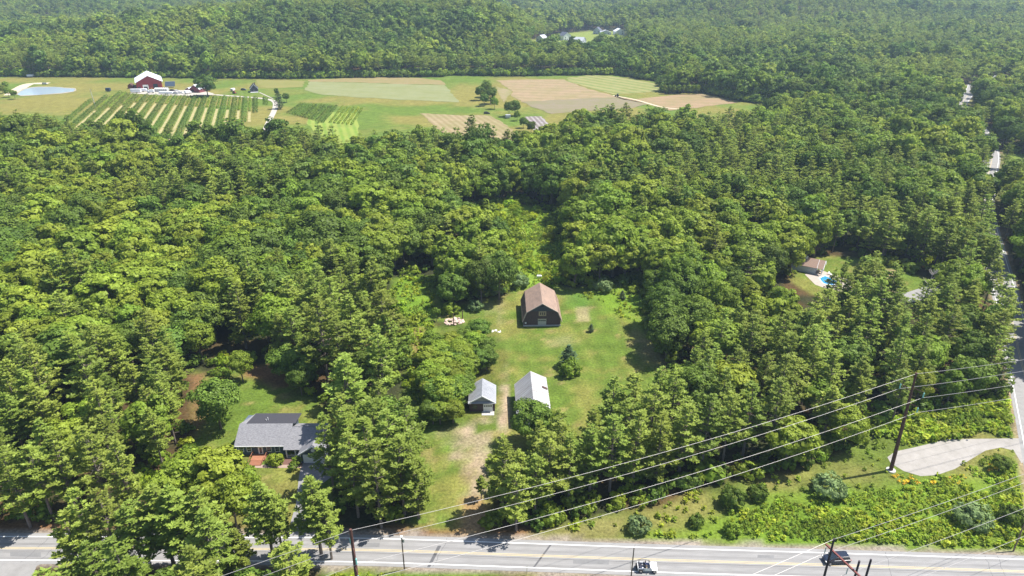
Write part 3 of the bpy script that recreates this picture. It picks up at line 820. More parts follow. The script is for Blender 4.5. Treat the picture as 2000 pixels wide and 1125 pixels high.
for i in range(-5, 14):
    o = ref + nrm * (i * 7.9)
    top = None
    for p_, q_ in zip(T0, T1):
        top = top or xline(p_, q_, o, rowdir)
    bot = None
    for p_, q_ in zip(Bq[:-1], Bq[1:]):
        r_ = xline(p_, q_, o, rowdir)
        if r_ is not None and (bot is None or (r_ - ref).dot(-rowdir) < (bot - ref).dot(-rowdir)): bot = r_
    mid = None
    for p_, q_ in mid_line:
        mid = mid or xline(p_, q_, o, rowdir)
    if top is None or bot is None: continue
    if (bot - top).dot(rowdir) < 8: continue
    nm = ord_names[min(count, 17)]
    a_ = leafrow(top, bot, 2.3, 1.9, 15, 'oak', 700 + i)
    tag(a_, 'row of leafy berry bushes below the red barn, %s row from the left' % nm, 'berry row', 'berry bush rows below the red barn')
    o2 = o + nrm * 3.9
    if mid is not None and (bot - mid).dot(rowdir) > 5:
        c0, c1 = mid + nrm * 3.9, bot + nrm * 3.9
        strips.append((c0, c1, 1.0, .12))
        a_ = leafrow(top + nrm * 3.9, mid + nrm * 3.9 - rowdir * 2, .9, .9, 9, 'maple', 740 + i, 'low_crop_row')
        tag(a_, 'low row of green crop between berry rows, %s from the left' % nm, 'crop row', 'low crop rows above the straw strips')
    count += 1
for c0, c1, w_, z_ in strips:
    d = (c1 - c0).normalized(); s_ = Vector((-d.y, d.x, 0)) * w_
    kk = max(3, int((c1 - c0).length / 2.5)); L1, L2 = [], []
    for t_ in range(kk + 1):
        c = c0.lerp(c1, t_ / kk); L1.append(c + s_ * random.uniform(.75, 1.15)); L2.append(c - s_ * random.uniform(.75, 1.15))
    b = MB(); b.poly([(q_.x, q_.y) for q_ in L1 + L2[::-1]], z_)
    o = b.build('straw_strip', strawm)
    if o.data.polygons[0].normal.z < 0: o.data.flip_normals()
    tag(o, kind='structure')
# the dense berry block beside it, planted in close rows
bd = dirof((585, 201), (560, 222)); bdv = Vector((*bd, 0)); o0 = at(585, 203); 
blk0, blk1 = at(586, 203), at(660, 208)
for i in range(14):
    f = (i + .5) / 14
    p_ = blk0.lerp(blk1, f); q_ = at(560, 221).lerp(at(632, 241), f)
    a_ = leafrow(p_, q_, 1.25, 1.4, 12, 'oak', 800 + i)
    tag(a_, 'dark berry row in the square block right of the farm lane, %s from left' % ord_names[i], 'berry row', 'dark berry block rows')
for i in range(6):
    f = (i + .5) / 6
    p_ = at(666, 208).lerp(at(712, 211), f); q_ = at(640, 240).lerp(at(690, 245), f)
    a_ = leafrow(p_, q_, 1.0, .9, 10, 'birch' if i > 3 else 'maple', 830 + i, 'crop_row')
    tag(a_, 'narrow pale green crop row right of the dark berry block, %s from its left' % ord_names[i], 'crop row', 'pale crop rows right of the berry block')

# ------------------------------------------------------------------ trees
SC = {'n': 0}
def put_tree(kind, x, y, H, label, cat, group=None, proto=None, rz=None, wide=1.0, name=None, z=None):
    src = {'pine': PINES, 'broad': BROAD, 'shrub': SHRUB, 'spruce': [SPRUCE]}[kind]
    pr = src[proto % len(src)] if proto is not None else random.choice(src)
    nm = name or {'pine': 'pine_tree', 'broad': 'broadleaf_tree', 'shrub': 'shrub', 'spruce': 'spruce_tree'}[kind]
    s = H / pr[2]
    e = empty(nm, (x, y, float(height(x, y)) if z is None else z), rz if rz is not None else random.uniform(0, 6.28), label, cat, group)
    e.scale = (s * wide, s * wide, s)
    for pn, me_ in (('trunk', pr[1]), ('crown', pr[0])):
        c = bpy.data.objects.new(pn, me_); col.objects.link(c); c.parent = e
    return e
placed = []      # (x, y, r) of hand placed trees
def T(kind, px, py, H, label, proto=None, wide=1.0, group=None, cat=None, name=None):
    p_ = at(px, py)
    placed.append((p_.x, p_.y, H * .2 * wide))
    return put_tree(kind, p_.x, p_.y, H, label, cat or ('shrub' if kind == 'shrub' else 'tree'), group, proto, None, wide, name)
# round the barn lot
T('broad', 885, 603, 12.5, 'rounded dark green tree standing alone at the left corner of the barn lawn', 0, 1.15)
T('broad', 940, 592, 15.5, 'tall dark oak behind the lawn, second tree left of the gambrel barn', 4, 1.0)
T('broad', 975, 585, 16.5, 'tallest dark oak just left behind the gambrel barn', 7, .95)
T('broad', 985, 560, 10, 'lighter green slim tree at the mouth of the gap behind the barn', 6, .8)
T('broad', 1122, 560, 15.5, 'large light green tree right behind the gambrel barn with dark shade under it', 3, 1.15)
T('broad', 1100, 548, 8, 'small grey-green tree at the left foot of the large tree behind the barn', 6, .9)
T('shrub', 1012, 560, 4.8, 'grey-green shrub just left behind the gambrel barn', 0, 1.0)
T('shrub', 971, 575, 3.6, 'pale round shrub on the lawn edge below the dark oaks', 0)
T('shrub', 1178, 568, 4.6, 'silvery round bush in tall grass right of the barn', 0)
T('spruce', 1215, 585, 3.2, 'little dark conifer in the tall grass right of the barn', 0, 1.4)
T('spruce', 1154, 648, 2.6, 'tiny dark conifer alone on the open lawn', 0, 1.3)
T('spruce', 1111, 716, 6.6, 'dark bushy conifer alone in the middle of the lawn', 0, 1.35)
T('shrub', 1113, 730, 4.2, 'grey-green bush at the foot of the lone lawn conifer', 1)
T('shrub', 930, 606, 3.4, 'pale shrub against the foot of the rounded lawn tree', 0)
T('shrub', 880, 612, 4.0, 'small round bush in front of the rounded lawn tree', 1)
T('broad', 853, 628, 5.0, 'thin grey-green tree left beside the heap of rubble', 6, .9)
T('shrub', 1236, 572, 2.6, 'low bright bush at the far right corner of the lawn', 4)
hedge = [(846,700,8,1),(838,735,9,3),(862,745,9,2),(880,700,8,5),(905,690,7.5,0),(935,665,6.5,7),(925,700,8,1),(946,700,7,4),(900,730,9,2),(930,728,7.5,0),(866,775,9.5,5),(886,768,9,6),(900,752,8,1),(850,800,9,3),(872,805,9.5,1),(888,795,8,7),(860,828,7,5),(885,826,6.5,2),(868,705,7,3),(846,712,6.5,0),(895,712,8,2),(915,742,7.5,5),(858,722,9,6),(880,738,9,0),(842,770,9,1),(862,800,9,7),(905,775,7,4),(925,690,7,3),(950,722,6,7),(892,790,8,1),(846,828,7,0)]
T('broad', 1036, 868, 12, 'dark tree close in front of the metal-roofed shed', 0, 1.1)
T('broad', 1075, 868, 9, 'smaller mid green tree right in front of the metal-roofed shed', 2, 1.0)
T('pine', 1090, 905, 14, 'medium pine just right in front of the metal-roofed shed', 2)
T('pine', 1052, 945, 16, 'pine standing in front of the dark tree by the metal-roofed shed', 4)
for i, (a, b_, h_, k) in enumerate(hedge):
    T('broad', a, b_, h_, '%s low tree of the thicket left of the pale-roofed garage' % ({'o': 'dark green', 'm': 'mid green', 'b': 'bright green'}[bspec[k % 8][2][0]] + (' upper' if b_ < 705 else (' central' if b_ < 770 else ' lower')) + (' left' if a < 880 else ' right')), k, 1.35, 'thicket between the driveway and the pines')

# house yard
for a, b_, h_, l_ in [(1620, 640, 8, 'low bright sapling in front of the pool, left one'), (1580, 655, 9, 'low bright tree left in front of the pool house'), (1660, 655, 9, 'low bright sapling in front of the pool, right one')]:
    T('broad', a, b_, h_, l_, 5, 1.0)
T('pine', 1636, 588, 15, 'slim dark-trunked pine rising beside the pool, left of two', 3, .55)
T('pine', 1662, 596, 16, 'slim dark-trunked pine rising beside the pool, right of two', 3, .6)
T('broad', 432, 838, 13, 'spreading maple standing alone at the left back corner of the grey house', 7, 1.05)
T('broad', 590, 772, 8.5, 'low dark tree at the right back corner of the grey house lawn', 4, 1.1)
T('broad', 560, 742, 9.5, 'rounded tree shading the far end of the back lawn', 7, 1.1)
T('broad', 475, 745, 9, 'small tree at the left end of the back lawn', 2, 1.0)
T('broad', 600, 752, 12, 'shady broadleaf tree on the far edge of the back lawn', 0, 1.0)
T('broad', 440, 1000, 15, 'light green maple in the front yard left of the brown steps', 5, 1.15)
T('broad', 487, 985, 10, 'low bright tree below the brown front steps', 3, 1.0)
T('broad', 465, 1040, 13, 'light green maple in the front yard close to the road edge', 1, 1.0)
T('broad', 345, 1010, 13, 'bright young tree at the left border of the front yard', 5, 1.0)
T('broad', 390, 990, 14, 'pale green maple leftmost in the front yard of the grey house', 2, 1.0)
# broadleaf wall right of the lawn
for i, (a, b_, h_, k, l_) in enumerate([(1290, 640, 15, 4, 'nearest the barn lawn, rounded and dark'), (1330, 620, 16, 0, 'second from the lawn, behind the rounded one'), (1300, 700, 14, 7, 'reaching out over the lawn edge'), (1350, 680, 16, 4, 'wide crown set back from the lawn edge'), (1275, 585, 11, 0, 'small one at the far right corner of the lawn'), (1400, 640, 15, 1, 'lighter crown in the second rank')]):
    T('broad', a, b_, h_, 'dark oak right of lawn, ' + l_ if k != 1 else 'light green maple among the oaks right of the lawn', k, 1.05)
# meadow bushes by the big pole
for a, b_, h_, k, l_ in [(1428, 985, 3.8, 2, 'dark green bush left of a pair in the dry meadow'), (1478, 972, 3.0, 2, 'smaller right-hand bush of the pair in the dry meadow'), (1614, 965, 4.3, 0, 'largest silvery rounded bush in the middle of the meadow'), (1893, 1022, 4.4, 0, 'silvery bush near the right edge beside the road corner'), (1975, 1022, 3.6, 2, 'dark bush at the right frame edge near the leaning post'), (1358, 1025, 2.2, 2, 'very small dark bush in the meadow left part'), (1248, 1036, 3.2, 0, 'silvery bush near the road at the left end of the meadow'), (1430, 1042, 2.4, 1, 'small bright bush close to the road in the meadow')]:
    T('shrub', a, b_, h_, l_, k, 1.1 if h_ > 4 else 1)
T('broad', 1950, 920, 4, 'dark sumac clump above the road corner', 0, 1.4)
# farm trees
T('broad', 406, 188, 17, 'big round dark tree shading the farm yard', 7, 1.35)
T('spruce', 547, 213, 15, 'dark pointed spruce beside the farm lane bend', 0, .9)
T('broad', 560, 200, 8, 'small dark tree behind the spruce at the farm lane bend', 0, 1)
T('broad', 541, 190, 8, 'thin tree just behind the spruce at the lane bend', 6, .8)
for a, b_, h_, k, l_ in [(938, 196, 12, 0, 'leftmost'), (950, 190, 14, 4, 'tallest'), (958, 203, 12, 7, 'rounded front'), (946, 207, 10, 0, 'low front'), (966, 213, 9, 1, 'rightmost'), (962, 196, 11, 4, 'rear right')]:
    T('broad', a, b_, h_, '%s tree of the dark clump between the two brown fields' % l_, k, 1)
for a, b_, h_, k, l_ in [(994, 228, 11, 4, 'left'), (1006, 226, 12, 0, 'right'), (1010, 236, 7, 1, 'low front'), (1037, 262, 9, 0, 'dark narrow'), (1022, 250, 7, 7, 'small')]:
    T('broad', a, b_, h_, '%s tree by the grey mulched rows in the middle of the fields' % l_, k, 1)
for i, a in enumerate(range(1298, 1366, 9)):
    T('broad', a, 184, 8.5, 'young poplar in the short row at the field corner, %s from its left' % ord_names[i], 6 if i % 2 else 5, .75, 'young poplar row at the field corner')
for a, b_, k in [(18, 190, 1), (6, 183, 2), (-12, 190, 0), (30, 194, 6), (14, 176, 2)]:
    T('broad', a, b_, 8, 'low tree in the thicket at the left end of the pond', k, 1.1, 'thicket left of the pond')

# dead tree near the pool
def dead_tree(px, py, H, label):
    p_ = at(px, py); e = empty('dead_tree', p_, 0, label, 'dead tree'); placed.append((p_.x, p_.y, 3))
    rg = np.random.default_rng(9)
    MB().tube([(0,0,-.2),(.1,0,H*.4),(.4,.1,H*.75),(.3,0,H)], [.3,.24,.14,.03], 7).build('trunk', M['deadwood'], e)
    for i in range(16):
        z = H * rg.uniform(.5, .95); a = rg.uniform(0, 6.28); L = rg.uniform(1.5, 4.2) * (1.3 - z / H)
        p1 = Vector((.3, 0, z)); p2 = p1 + Vector((math.cos(a)*L*.5, math.sin(a)*L*.5, L*.3)); p3 = p1 + Vector((math.cos(a)*L, math.sin(a)*L, L*.9))
        bb = MB().tube([p1, p2, p3], [.12,.09,.03], 5)
        bb.tube([p2, p2 + Vector((math.cos(a+.9)*L*.5, math.sin(a+.9)*L*.5, L*.5))], [.06,.02], 4)
        bb.build('branch', M['deadwood'], e)
dead_tree(1800, 604, 14, 'bare grey dead tree among the pines right of the pool yard')
dead_tree(42, 262, 13, 'bare grey dead tree at the field edge below the pond')

# hand placed front pines (base pixel, height)
front = [
    (745,1030,20,0),(700,1010,20,2),(790,1005,19,5),(725,985,21,0),(808,985,17,4),(770,960,20,2),(690,960,20,1),(800,945,16,4),(740,935,20,5),(800,925,19,0),(680,915,19,2),(818,1012,15,4),
    (628,1085,18,3),(648,1092,15,1),(535,1098,18,3),(555,1096,16,5),
    (345,1122,20,3),(372,1128,20,3),(415,1112,19,1),(245,1128,20,2),(195,1130,20,0),(172,1150,17,4),(290,1140,18,5),(480,1135,12,3),(652,958,19,0),
    (1934,690,20,2),(1934,650,19,0),(1926,722,18,5),(2030,640,19,2),(2008,598,18,0),(1903,470,19,0),(1962,468,17,2),(1908,432,19,4),(1950,426,15,5),(1903,392,19,0),(1949,372,17,2),(1908,352,18,5),(1921,318,17,2),(1958,330,17,0),(1902,290,17,0),
    (1615,612,15,3),(1690,600,17,0),(1698,650,18,2),(1672,640,17,2),(1735,668,16,5),(1642,628,16,3),(1840,640,18,0),(1790,655,18,2),
    (982,1008,19,1),(1008,1036,16,0),(1045,1012,15,5),(940,975,6,3),(1070,990,18,2),(1110,985,17,0),(1150,975,18,1),(1095,955,17,5),(1190,960,19,2),(1235,950,19,0),(1280,945,18,4),(1215,915,18,5),(1155,925,17,1),(1265,905,20,2),(1272,868,20.5,1),(1232,878,20,0),(1188,880,19,4),(1305,862,20,2),(1325,930,18,0),(1370,915,19,2),(1410,905,18,5),(1450,890,19,0),(1500,880,19,2),
    (1920,750,17,0),
    (60,1030,19,2),(20,1000,19,0),(105,1015,18,5),(-20,1030,18,1),(150,1000,19,0),(210,985,19,2),(260,1000,17,4),
]
fl = {}
def pine_word(k):
    return 'bare-trunked' if pspec[k % 6][2] >= .34 else ('low-branched' if pspec[k % 6][2] <= .26 else 'full-crowned')
def region(px, py):
    """where a tree stands, in words, from the pixel of its base"""
    if py > 1090 and px < 700: return 'on the camera side of the road, lower left'
    if py > 890:
        if px < 310: return 'between the road and the pine wood, far left'
        if px < 670: return 'in the front yard of the grey house'
        if px < 880: return 'between the grey house and the dirt driveway'
        if px < 1130: return 'right beside the dirt driveway mouth'
        return 'along the edge of the roadside meadow'
    if py > 700:
        if px < 400: return 'in the pine wood left of the house'
        if px < 660: return 'just behind the grey house lawn'
        if px < 850: return 'between the house and the barn lot thicket'
        if px < 1300: return 'in front of the barn lawn'
        if px < 1620: return 'in the wood right of the barn lawn'
        if px < 1960: return 'in the pine wood beside the side road'
        return 'on the far side of the side road'
    if py > 560:
        if px < 380: return 'in the left wood at mid height'
        if px < 830: return 'in the tall stand left of the lawn'
        if px < 1260: return 'at the edge of the barn lawn'
        if px < 1580: return 'between the barn lawn and the pool'
        if px < 1960: return 'in the wood just below the pool'
        return 'beyond the side road below its bend'
    if py > 420:
        if px < 350: return 'in the upper part of the left wood'
        if px < 830: return 'in the wood up-left of the barn'
        if px < 1200: return 'in the wood straight behind the barn'
        if px < 1550: return 'in the wood up-right of the barn'
        if px < 1900: return 'in the wood behind the pool'
        return 'beside the bend of the side road'
    if px < 600: return 'in the wood below the berry rows'
    if px < 1100: return 'in the wood below the brown fields'
    return 'in the wood right below the farm fields'
pp = []   # candidates: kind, x, y, H, proto
for a, b_, h_, k in front:
    p_ = at(a, b_); placed.append((p_.x, p_.y, 1.9)); pp.append(('pine', p_.x, p_.y, h_, k, 1))
PL = np.array(placed)

def make_scatter():
    out = []
    bands = [(60, 340, 7.2), (340, 620, 8.4), (620, 1050, 9.6), (1050, 1600, 11.5), (1600, 3300, 14.5)]
    for (y0, y1, sp) in bands:
        hw = y1 * .80 + 40
        gx, gy = np.meshgrid(np.arange(-hw, hw, sp), np.arange(y0, y1, sp * .93))
        gx = gx + (np.arange(gy.shape[0])[:, None] % 2) * sp * .5
        gx = gx + rng.uniform(-.4, .4, gx.shape) * sp; gy = gy + rng.uniform(-.4, .4, gy.shape) * sp
        x, y = gx.ravel(), gy.ravel()
        zc = y * ct + 90 * st
        k = (np.abs(x) < zc * .80 + 8) & (y > 62)
        x, y = x[k], y[k]
        keep = np.ones(len(x), bool)
        for poly, mg in no_tree: keep &= (sdist(x, y, poly) > mg) if mg else ~inpoly(x, y, poly)
        keep &= sdist(x, y, xy(MAIN), False) > 8.0
        keep &= sdist(x, y, xy(SIDE), False) > np.where((y > 255) & (y < 560), 4.6, 6.3)
        keep &= vnoise(x / 13, y / 13, 77) > .07
        x, y = x[keep], y[keep]
        out.append((x, y, np.full(len(x), sp)))
    x = np.concatenate([o[0] for o in out]); y = np.concatenate([o[1] for o in out]); s = np.concatenate([o[2] for o in out])
    return x, y, s
tx, ty, tsp = make_scatter()
d2 = np.full(len(tx), True)
for a, b_, r_ in PL:
    d2 &= (tx - a) ** 2 + (ty - b_) ** 2 > (r_ + 2.3) ** 2
tx, ty, tsp = tx[d2], ty[d2], tsp[d2]
tz = height(tx, ty)
k_ = CAM_H - tz; zc_ = ty * ct + k_ * st
tpx = 1000 + FPX * tx / zc_; tpy = 562.5 + FPX * (k_ * ct - ty * st) / zc_
# share of pines
pn = fbm(tx / 60, ty / 60, 51, 3)
prob = .24 + 2.6 * (pn - .5)
prob = np.where(ty > 560, .34 + 2.6 * (fbm(tx / 130, ty / 130, 52, 3) - .5), prob)
def boost(poly, v):
    global prob
    m_ = inpoly(tx, ty, gp(poly)); prob = np.where(m_, v, prob)
boost([(-300, 760), (400, 740), (400, 1060), (-300, 1060)], .82)
boost([(-300, 1085), (700, 1085), (900, 1500), (-900, 1500)], .75)
boost([(460, 600), (840, 560), (830, 760), (640, 790), (460, 720)], .85)
boost([(640, 760), (850, 740), (860, 1050), (640, 1050)], .92)
boost([(1500, 640), (1990, 600), (2100, 800), (1500, 900), (1300, 930), (1330, 760)], .88)
boost([(1600, 500), (1990, 440), (1990, 640), (1600, 680)], .8)
boost([(950, 880), (1300, 860), (1500, 870), (1400, 950), (950, 1050)], .85)
boost([(0, 270), (250, 285), (250, 330), (0, 310)], .7)
boost([(1260, 560), (1420, 540), (1430, 720), (1290, 740)], .05)
m_ = inpoly(tx, ty, BRIGHT)
prob = np.where(m_, .05, prob)
isp = rng.uniform(size=len(tx)) < prob
tn = np.where(ty > 600, (fbm(tx / 140, ty / 140, 61, 3) - .5) * 1.5 + .53, fbm(tx / 45, ty / 45, 60, 3))          # tone patches
H_ = np.where(isp, rng.uniform(14.5, 20.5, len(tx)), rng.uniform(10, 16, len(tx)))
H_ = np.where(m_, rng.uniform(6, 9, len(tx)), H_ * (.74 + .50 * fbm(tx / 22, ty / 22, 88, 2)) * np.where(rng.uniform(size=len(tx)) < .16, np.where(isp, 1.12, 1.3), 1.0))
edge = sdist(tx, ty, MEADOW) < 7
H_ = np.where(edge, H_ * .8, H_)
H_ = np.where((ty < 90) & ~isp, np.minimum(H_, 8.5), H_)
H_ = H_ * np.where(ty > 1550, 1.3, np.where(ty > 900, 1.08, 1.0))
oakp, maplep, birchp = [0, 4, 7], [1, 2, 6], [3, 5]
def btype(t, r):
    q_ = t + (r - .5) * .55
    return np.where(q_ < .46, 0, np.where(q_ < .60, 1, 2))
bt = btype(tn, rng.uniform(size=len(tx)))
bt = np.where(m_, 2, bt)
ri = rng.integers(0, 1000, len(tx))
bproto = np.where(bt == 0, np.array(oakp)[ri % 3], np.where(bt == 1, np.array(maplep)[ri % 3], np.array(birchp)[ri % 2]))
pproto = ri % 6
size = H_ / zc_
topy = 562.5 + FPX * ((CAM_H - tz - H_) * ct - ty * st) / (ty * ct + (CAM_H - tz - H_) * st)
inview = (tpx > -30) & (tpx < 2030) & (topy < 1110) & (tpy > 0)
big_p = [i for i in np.argsort(-size) if isp[i] and inview[i]][:300 - len(front)]
big_b = [i for i in np.argsort(-size) if (not isp[i]) and inview[i]][:240]
sel = np.zeros(len(tx), bool); sel[big_p] = True; sel[big_b] = True
for i in big_p: pp.append(('pine', tx[i], ty[i], H_[i], int(pproto[i]), 0))
for i in big_b: pp.append(('broad', tx[i], ty[i], H_[i], int(bproto[i]), 0))
info = []
for kd, x, y, H, k, fr in pp:
    a, b_, _ = proj(x, y, 0)
    if kd == 'pine':
        w_ = '%s %s pine' % ('tall' if H > 18.5 else ('medium' if H > 16.5 else 'short'), pine_word(k))
    else:
        w_ = '%s %s tree' % ('tall' if H > 13.5 else ('medium' if H > 11 else 'low'), {'oak': 'dark-green', 'maple': 'mid-green', 'birch': 'bright-green'}[BROAD[k % 8][4]])
    info.append((kd, x, y, H, k, a, b_, w_, region(a, b_)))
byr = {}
for t_ in info: byr.setdefault((t_[0], t_[8]), []).append(t_)
for (kd, rgn), L_ in byr.items():
    xs_ = np.sort([t_[5] for t_ in L_]); ys_ = np.sort([t_[6] for t_ in L_]); n_ = len(L_)
    nx_ = 1 if n_ < 3 else (3 if n_ > 8 else 2)
    cx_ = [xs_[n_ * i // nx_] for i in range(1, nx_)]
    for t_ in L_:
        i_ = sum(t_[5] >= c for c in cx_)
        col_ = ['', '', ''][i_] if nx_ == 1 else (['left', 'right'][i_] if nx_ == 2 else ['left', 'middle', 'right'][i_])
        row_ = '' if n_ < 5 else ('front' if t_[6] >= ys_[n_ * 2 // 3] else ('rear' if t_[6] < ys_[n_ // 3] else 'central'))
        lab = t_[7] + ' ' + rgn + ((', ' + (row_ + ' ' + col_).strip() + ' part') if (row_ or col_) else '')
        if kd == 'pine': put_tree('pine', t_[1], t_[2], t_[3], lab, 'pine tree', 'pines ' + rgn, t_[4], wide=random.uniform(.85, 1.15))
        else: put_tree('broad', t_[1], t_[2], t_[3], lab, 'tree', 'broadleaf trees ' + rgn, t_[4], wide=random.uniform(1.05, 1.3))
rest = ~sel
rp = rest & isp; rb = rest & ~isp
def proto_idx(far, base, nb, of, nf, r): return np.where(far, of + r % nf, r % nb)
farm_ = ty > 560
pi = np.where(farm_, 5 + ri % 4, ri % 5)
Hp = np.array([q_[0] for q_ in pspec[:5]] + [q_[0] for q_ in pspec[:4]], float)
far_of = {0: [8, 12], 1: [9, 10], 2: [11, 13]}
bi = np.where(farm_, np.where(bt == 0, np.array([8, 12])[ri % 2], np.where(bt == 1, np.array([9, 10])[ri % 2], np.array([11, 13])[ri % 2])), bproto)
Hb = np.array([q_[0] for q_ in bspec] + [q_[0] for q_ in bspec[:6]], float)
P3 = np.stack([tx, ty, tz - .1], 1)
rzr = rng.uniform(0, 6.28, len(tx))
scatter_object('pine_forest', LP, P3[rp], pi[rp], rzr[rp], H_[rp] / Hp[pi[rp]] * 1.05, 'white pines of the far and inner forest reading as one mass', 'forest')
scatter_object('broadleaf_forest', LB, P3[rb], bi[rb], rzr[rb], H_[rb] / Hb[bi[rb]] * 1.3, 'broadleaf canopy of the far and inner forest reading as one mass', 'forest')

# understorey along the forest edges and inside the near wood
def pts_in(x0, x1, y0, y1, sp, test):
    gx, gy = np.meshgrid(np.arange(x0, x1, sp), np.arange(y0, y1, sp))
    x = (gx + rng.uniform(-.5, .5, gx.shape) * sp).ravel(); y = (gy + rng.uniform(-.5, .5, gy.shape) * sp).ravel()
    k = (np.abs(x) < (y * ct + 40) * .82 + 5); x, y = x[k], y[k]
    k = test(x, y)
    return x[k], y[k]
def t_under(x, y):
    k = np.ones(len(x), bool)
    dmin = np.full(len(x), 1e9)
    for poly, mg in no_tree:
        k &= ~inpoly(x, y, poly)
        if poly in (LAWN, MEADOW, FARM, PATCH_UP): dmin = np.minimum(dmin, np.abs(sdist(x, y, poly)))
    k &= (sdist(x, y, xy(MAIN), False) > 6.5) & (sdist(x, y, xy(SIDE), False) > 6)
    k &= (dmin < 5) | (rng.uniform(size=len(x)) < .28)
    k &= (y > 70)
    return k
ux, uy = pts_in(-330, 330, 70, 420, 2.6, t_under)
n_ = len(ux)
def t_far(x, y):
    d = sdist(x, y, FARM)
    return (d > 0) & (d < 14)
fx, fy = pts_in(-900, 600, 560, 800, 3.6, t_far)
def t_gap(x, y):
    return (inpoly(x, y, PATCH_UP) | (inpoly(x, y, CORR) & ~inpoly(x, y, HEDGE))) & (rng.uniform(size=len(x)) < .30) & (vnoise(x / 7, y / 7, 19) > .45)
hx, hy = pts_in(-60, 60, 120, 300, 2.4, t_gap)
fx, fy = np.concatenate([fx, hx]), np.concatenate([fy, hy])
us = np.concatenate([rng.uniform(.55, 1.6, n_), rng.uniform(1.6, 3.4, len(fx) - len(hx)), rng.uniform(.6, 1.7, len(hx))])
ux = np.concatenate([ux, fx]); uy = np.concatenate([uy, fy]); n_ = len(ux)
scatter_object('undergrowth', LU, np.stack([ux, uy, np.zeros(n_)], 1), rng.integers(0, 2, n_) + ((rng.uniform(size=n_) < .15) | (np.arange(n_) >= n_ - len(hx))) * 2, rng.uniform(0, 6.28, n_), us, 'shrubs and saplings under and along the edge of the woods', 'undergrowth')

# weeds: tall growth in the meadow, verges and the gap behind the barn
W1 = gp([(1425, 1050), (1440, 1010), (1500, 985), (1560, 972), (1680, 968), (1760, 955), (1900, 945), (1990, 900), (2060, 1010), (2075, 1098), (1700, 1078), (1400, 1068), (1200, 1058), (1210, 1040)])
SCRUB = gp([(1680, 862), (1740, 812), (1962, 778), (1982, 852), (1900, 853), (1800, 862), (1760, 870), (1740, 850)])
FLW = gp([(1738, 925), (1790, 938), (1860, 928), (1930, 895), (1950, 885), (1945, 930), (1900, 945), (1760, 950)])
def wt(x, y):
    inm = inpoly(x, y, MEADOW) & ~inpoly(x, y, GRAVEL)
    den = np.where(inpoly(x, y, W1), .95, .10) + np.where(inpoly(x, y, SCRUB), .9, 0)
    den = np.where(inm, den, 0)
    den = np.where(inpoly(x, y, PATCH_UP), .55, den)
    den = np.where(inpoly(x, y, CORR), .3, den)
    den = np.where(inpoly(x, y, ROUGH), .35 * (vnoise(x / 4, y / 4, 15) > .45), den)
    den = np.where(inpoly(x, y, SOUTH) & (sdist(x, y, xy(MAIN), False) > 6.2), .9, den)
    den = np.where(inpoly(x, y, FLW) & inm, .6, den)
    k = (rng.uniform(size=len(x)) < den) & (sdist(x, y, xy(MAIN), False) > 5.6) & (sdist(x, y, xy(SIDE), False) > 5.5)
    k &= vnoise(x / 2.2, y / 2.2, 5) > .22
    return k
wx, wy = pts_in(-60, 190, 70, 290, .8, wt)
n_ = len(wx)
pr = np.where(rng.uniform(size=n_) < .75, rng.integers(0, 2, n_), np.where(rng.uniform(size=n_) < .75, 2, 5))
pr = np.where(vnoise(wx / 5, wy / 5, 8) > .72, 2, pr)
inF = inpoly(wx, wy, FLW)
pr = np.where(inF & (vnoise(wx / 3, wy / 3, 9) > .40) & (rng.uniform(size=n_) < .35), 3, pr)
sw = rng.uniform(.6, 1.25, n_) * np.where(inpoly(wx, wy, SCRUB), 1.7, 1.0) * (.7 + .7 * vnoise(wx / 6, wy / 6, 12))
scatter_object('weeds', LW, np.stack([wx, wy, np.zeros(n_)], 1), pr, rng.uniform(0, 6.28, n_), sw, 'tall green weeds with orange-yellow flowers covering the meadow and verges', 'weeds')
print('trees', len(tx), 'pines mass', rp.sum(), 'broad mass', rb.sum(), 'under', len(ux), 'weeds', len(wx))

HAZE = 0.00013
# ------------------------------------------------------------------ buildings
roofbrown = mat('weathered_brown_roof', (.30, .21, .16), .9, noise=.15, scale=1.0, c2=(.20, .145, .115), stretch=(1, .35, 1))
roofrust = mat('dark_rust_roof', (.13, .075, .055), .9, noise=.3, scale=2, c2=(.055, .035, .035))
barnwood = mat('dark_barn_boards', (.13, .085, .08), .95, noise=.4, scale=1.4, c2=(.055, .042, .05), stretch=(6, 6, .6))
barnwood2 = mat('blue_grey_boards', (.075, .08, .10), .95, noise=.3, scale=1.4, stretch=(6, 6, .6))
conc = mat('pale_concrete', (.42, .41, .39), .9, noise=.15, scale=2)
whitep = mat('white_trim', (.78, .78, .77), .6, noise=.05)
glass = mat('dark_glass', (.03, .04, .05), .08, noise=.2, spec=.8)
tin = mat('galvanised_roof', (.38, .39, .42), .6, metal=.1, noise=.12, scale=1.1, c2=(.20, .21, .23), stretch=(.3, 3.5, 1))
tin_r = mat('rust_streak_roof', (.52, .52, .53), .55, metal=.1, noise=.1, scale=.9, c2=(.26, .23, .21), stretch=(.25, 4, .25))
tan = mat('bare_plywood', (.38, .30, .20), .9, noise=.2, scale=2)
slate = mat('grey_shingles', (.27, .27, .285), .95, noise=.2, scale=3.2, c2=(.13, .13, .145), stretch=(.7, 1.6, 1.6))
flatr = mat('dark_membrane', (.045, .045, .055), .9)
bluew = mat('slate_blue_siding', (.085, .115, .15), .8, noise=.1, scale=1.5, stretch=(.3, .3, 12))
deckm = mat('red_brown_deck', (.30, .13, .075), .85, noise=.2, scale=2, stretch=(.5, 4, 1))
black = mat('black_rubber', (.02, .02, .022), .8)
chrome = mat('brushed_metal', (.5, .5, .52), .3, metal=.9)
redw = mat('red_siding', (.36, .045, .055), .8, noise=.1, scale=.6)
whiteroof = mat('white_metal_roof', (.72, .74, .80), .45, noise=.05)

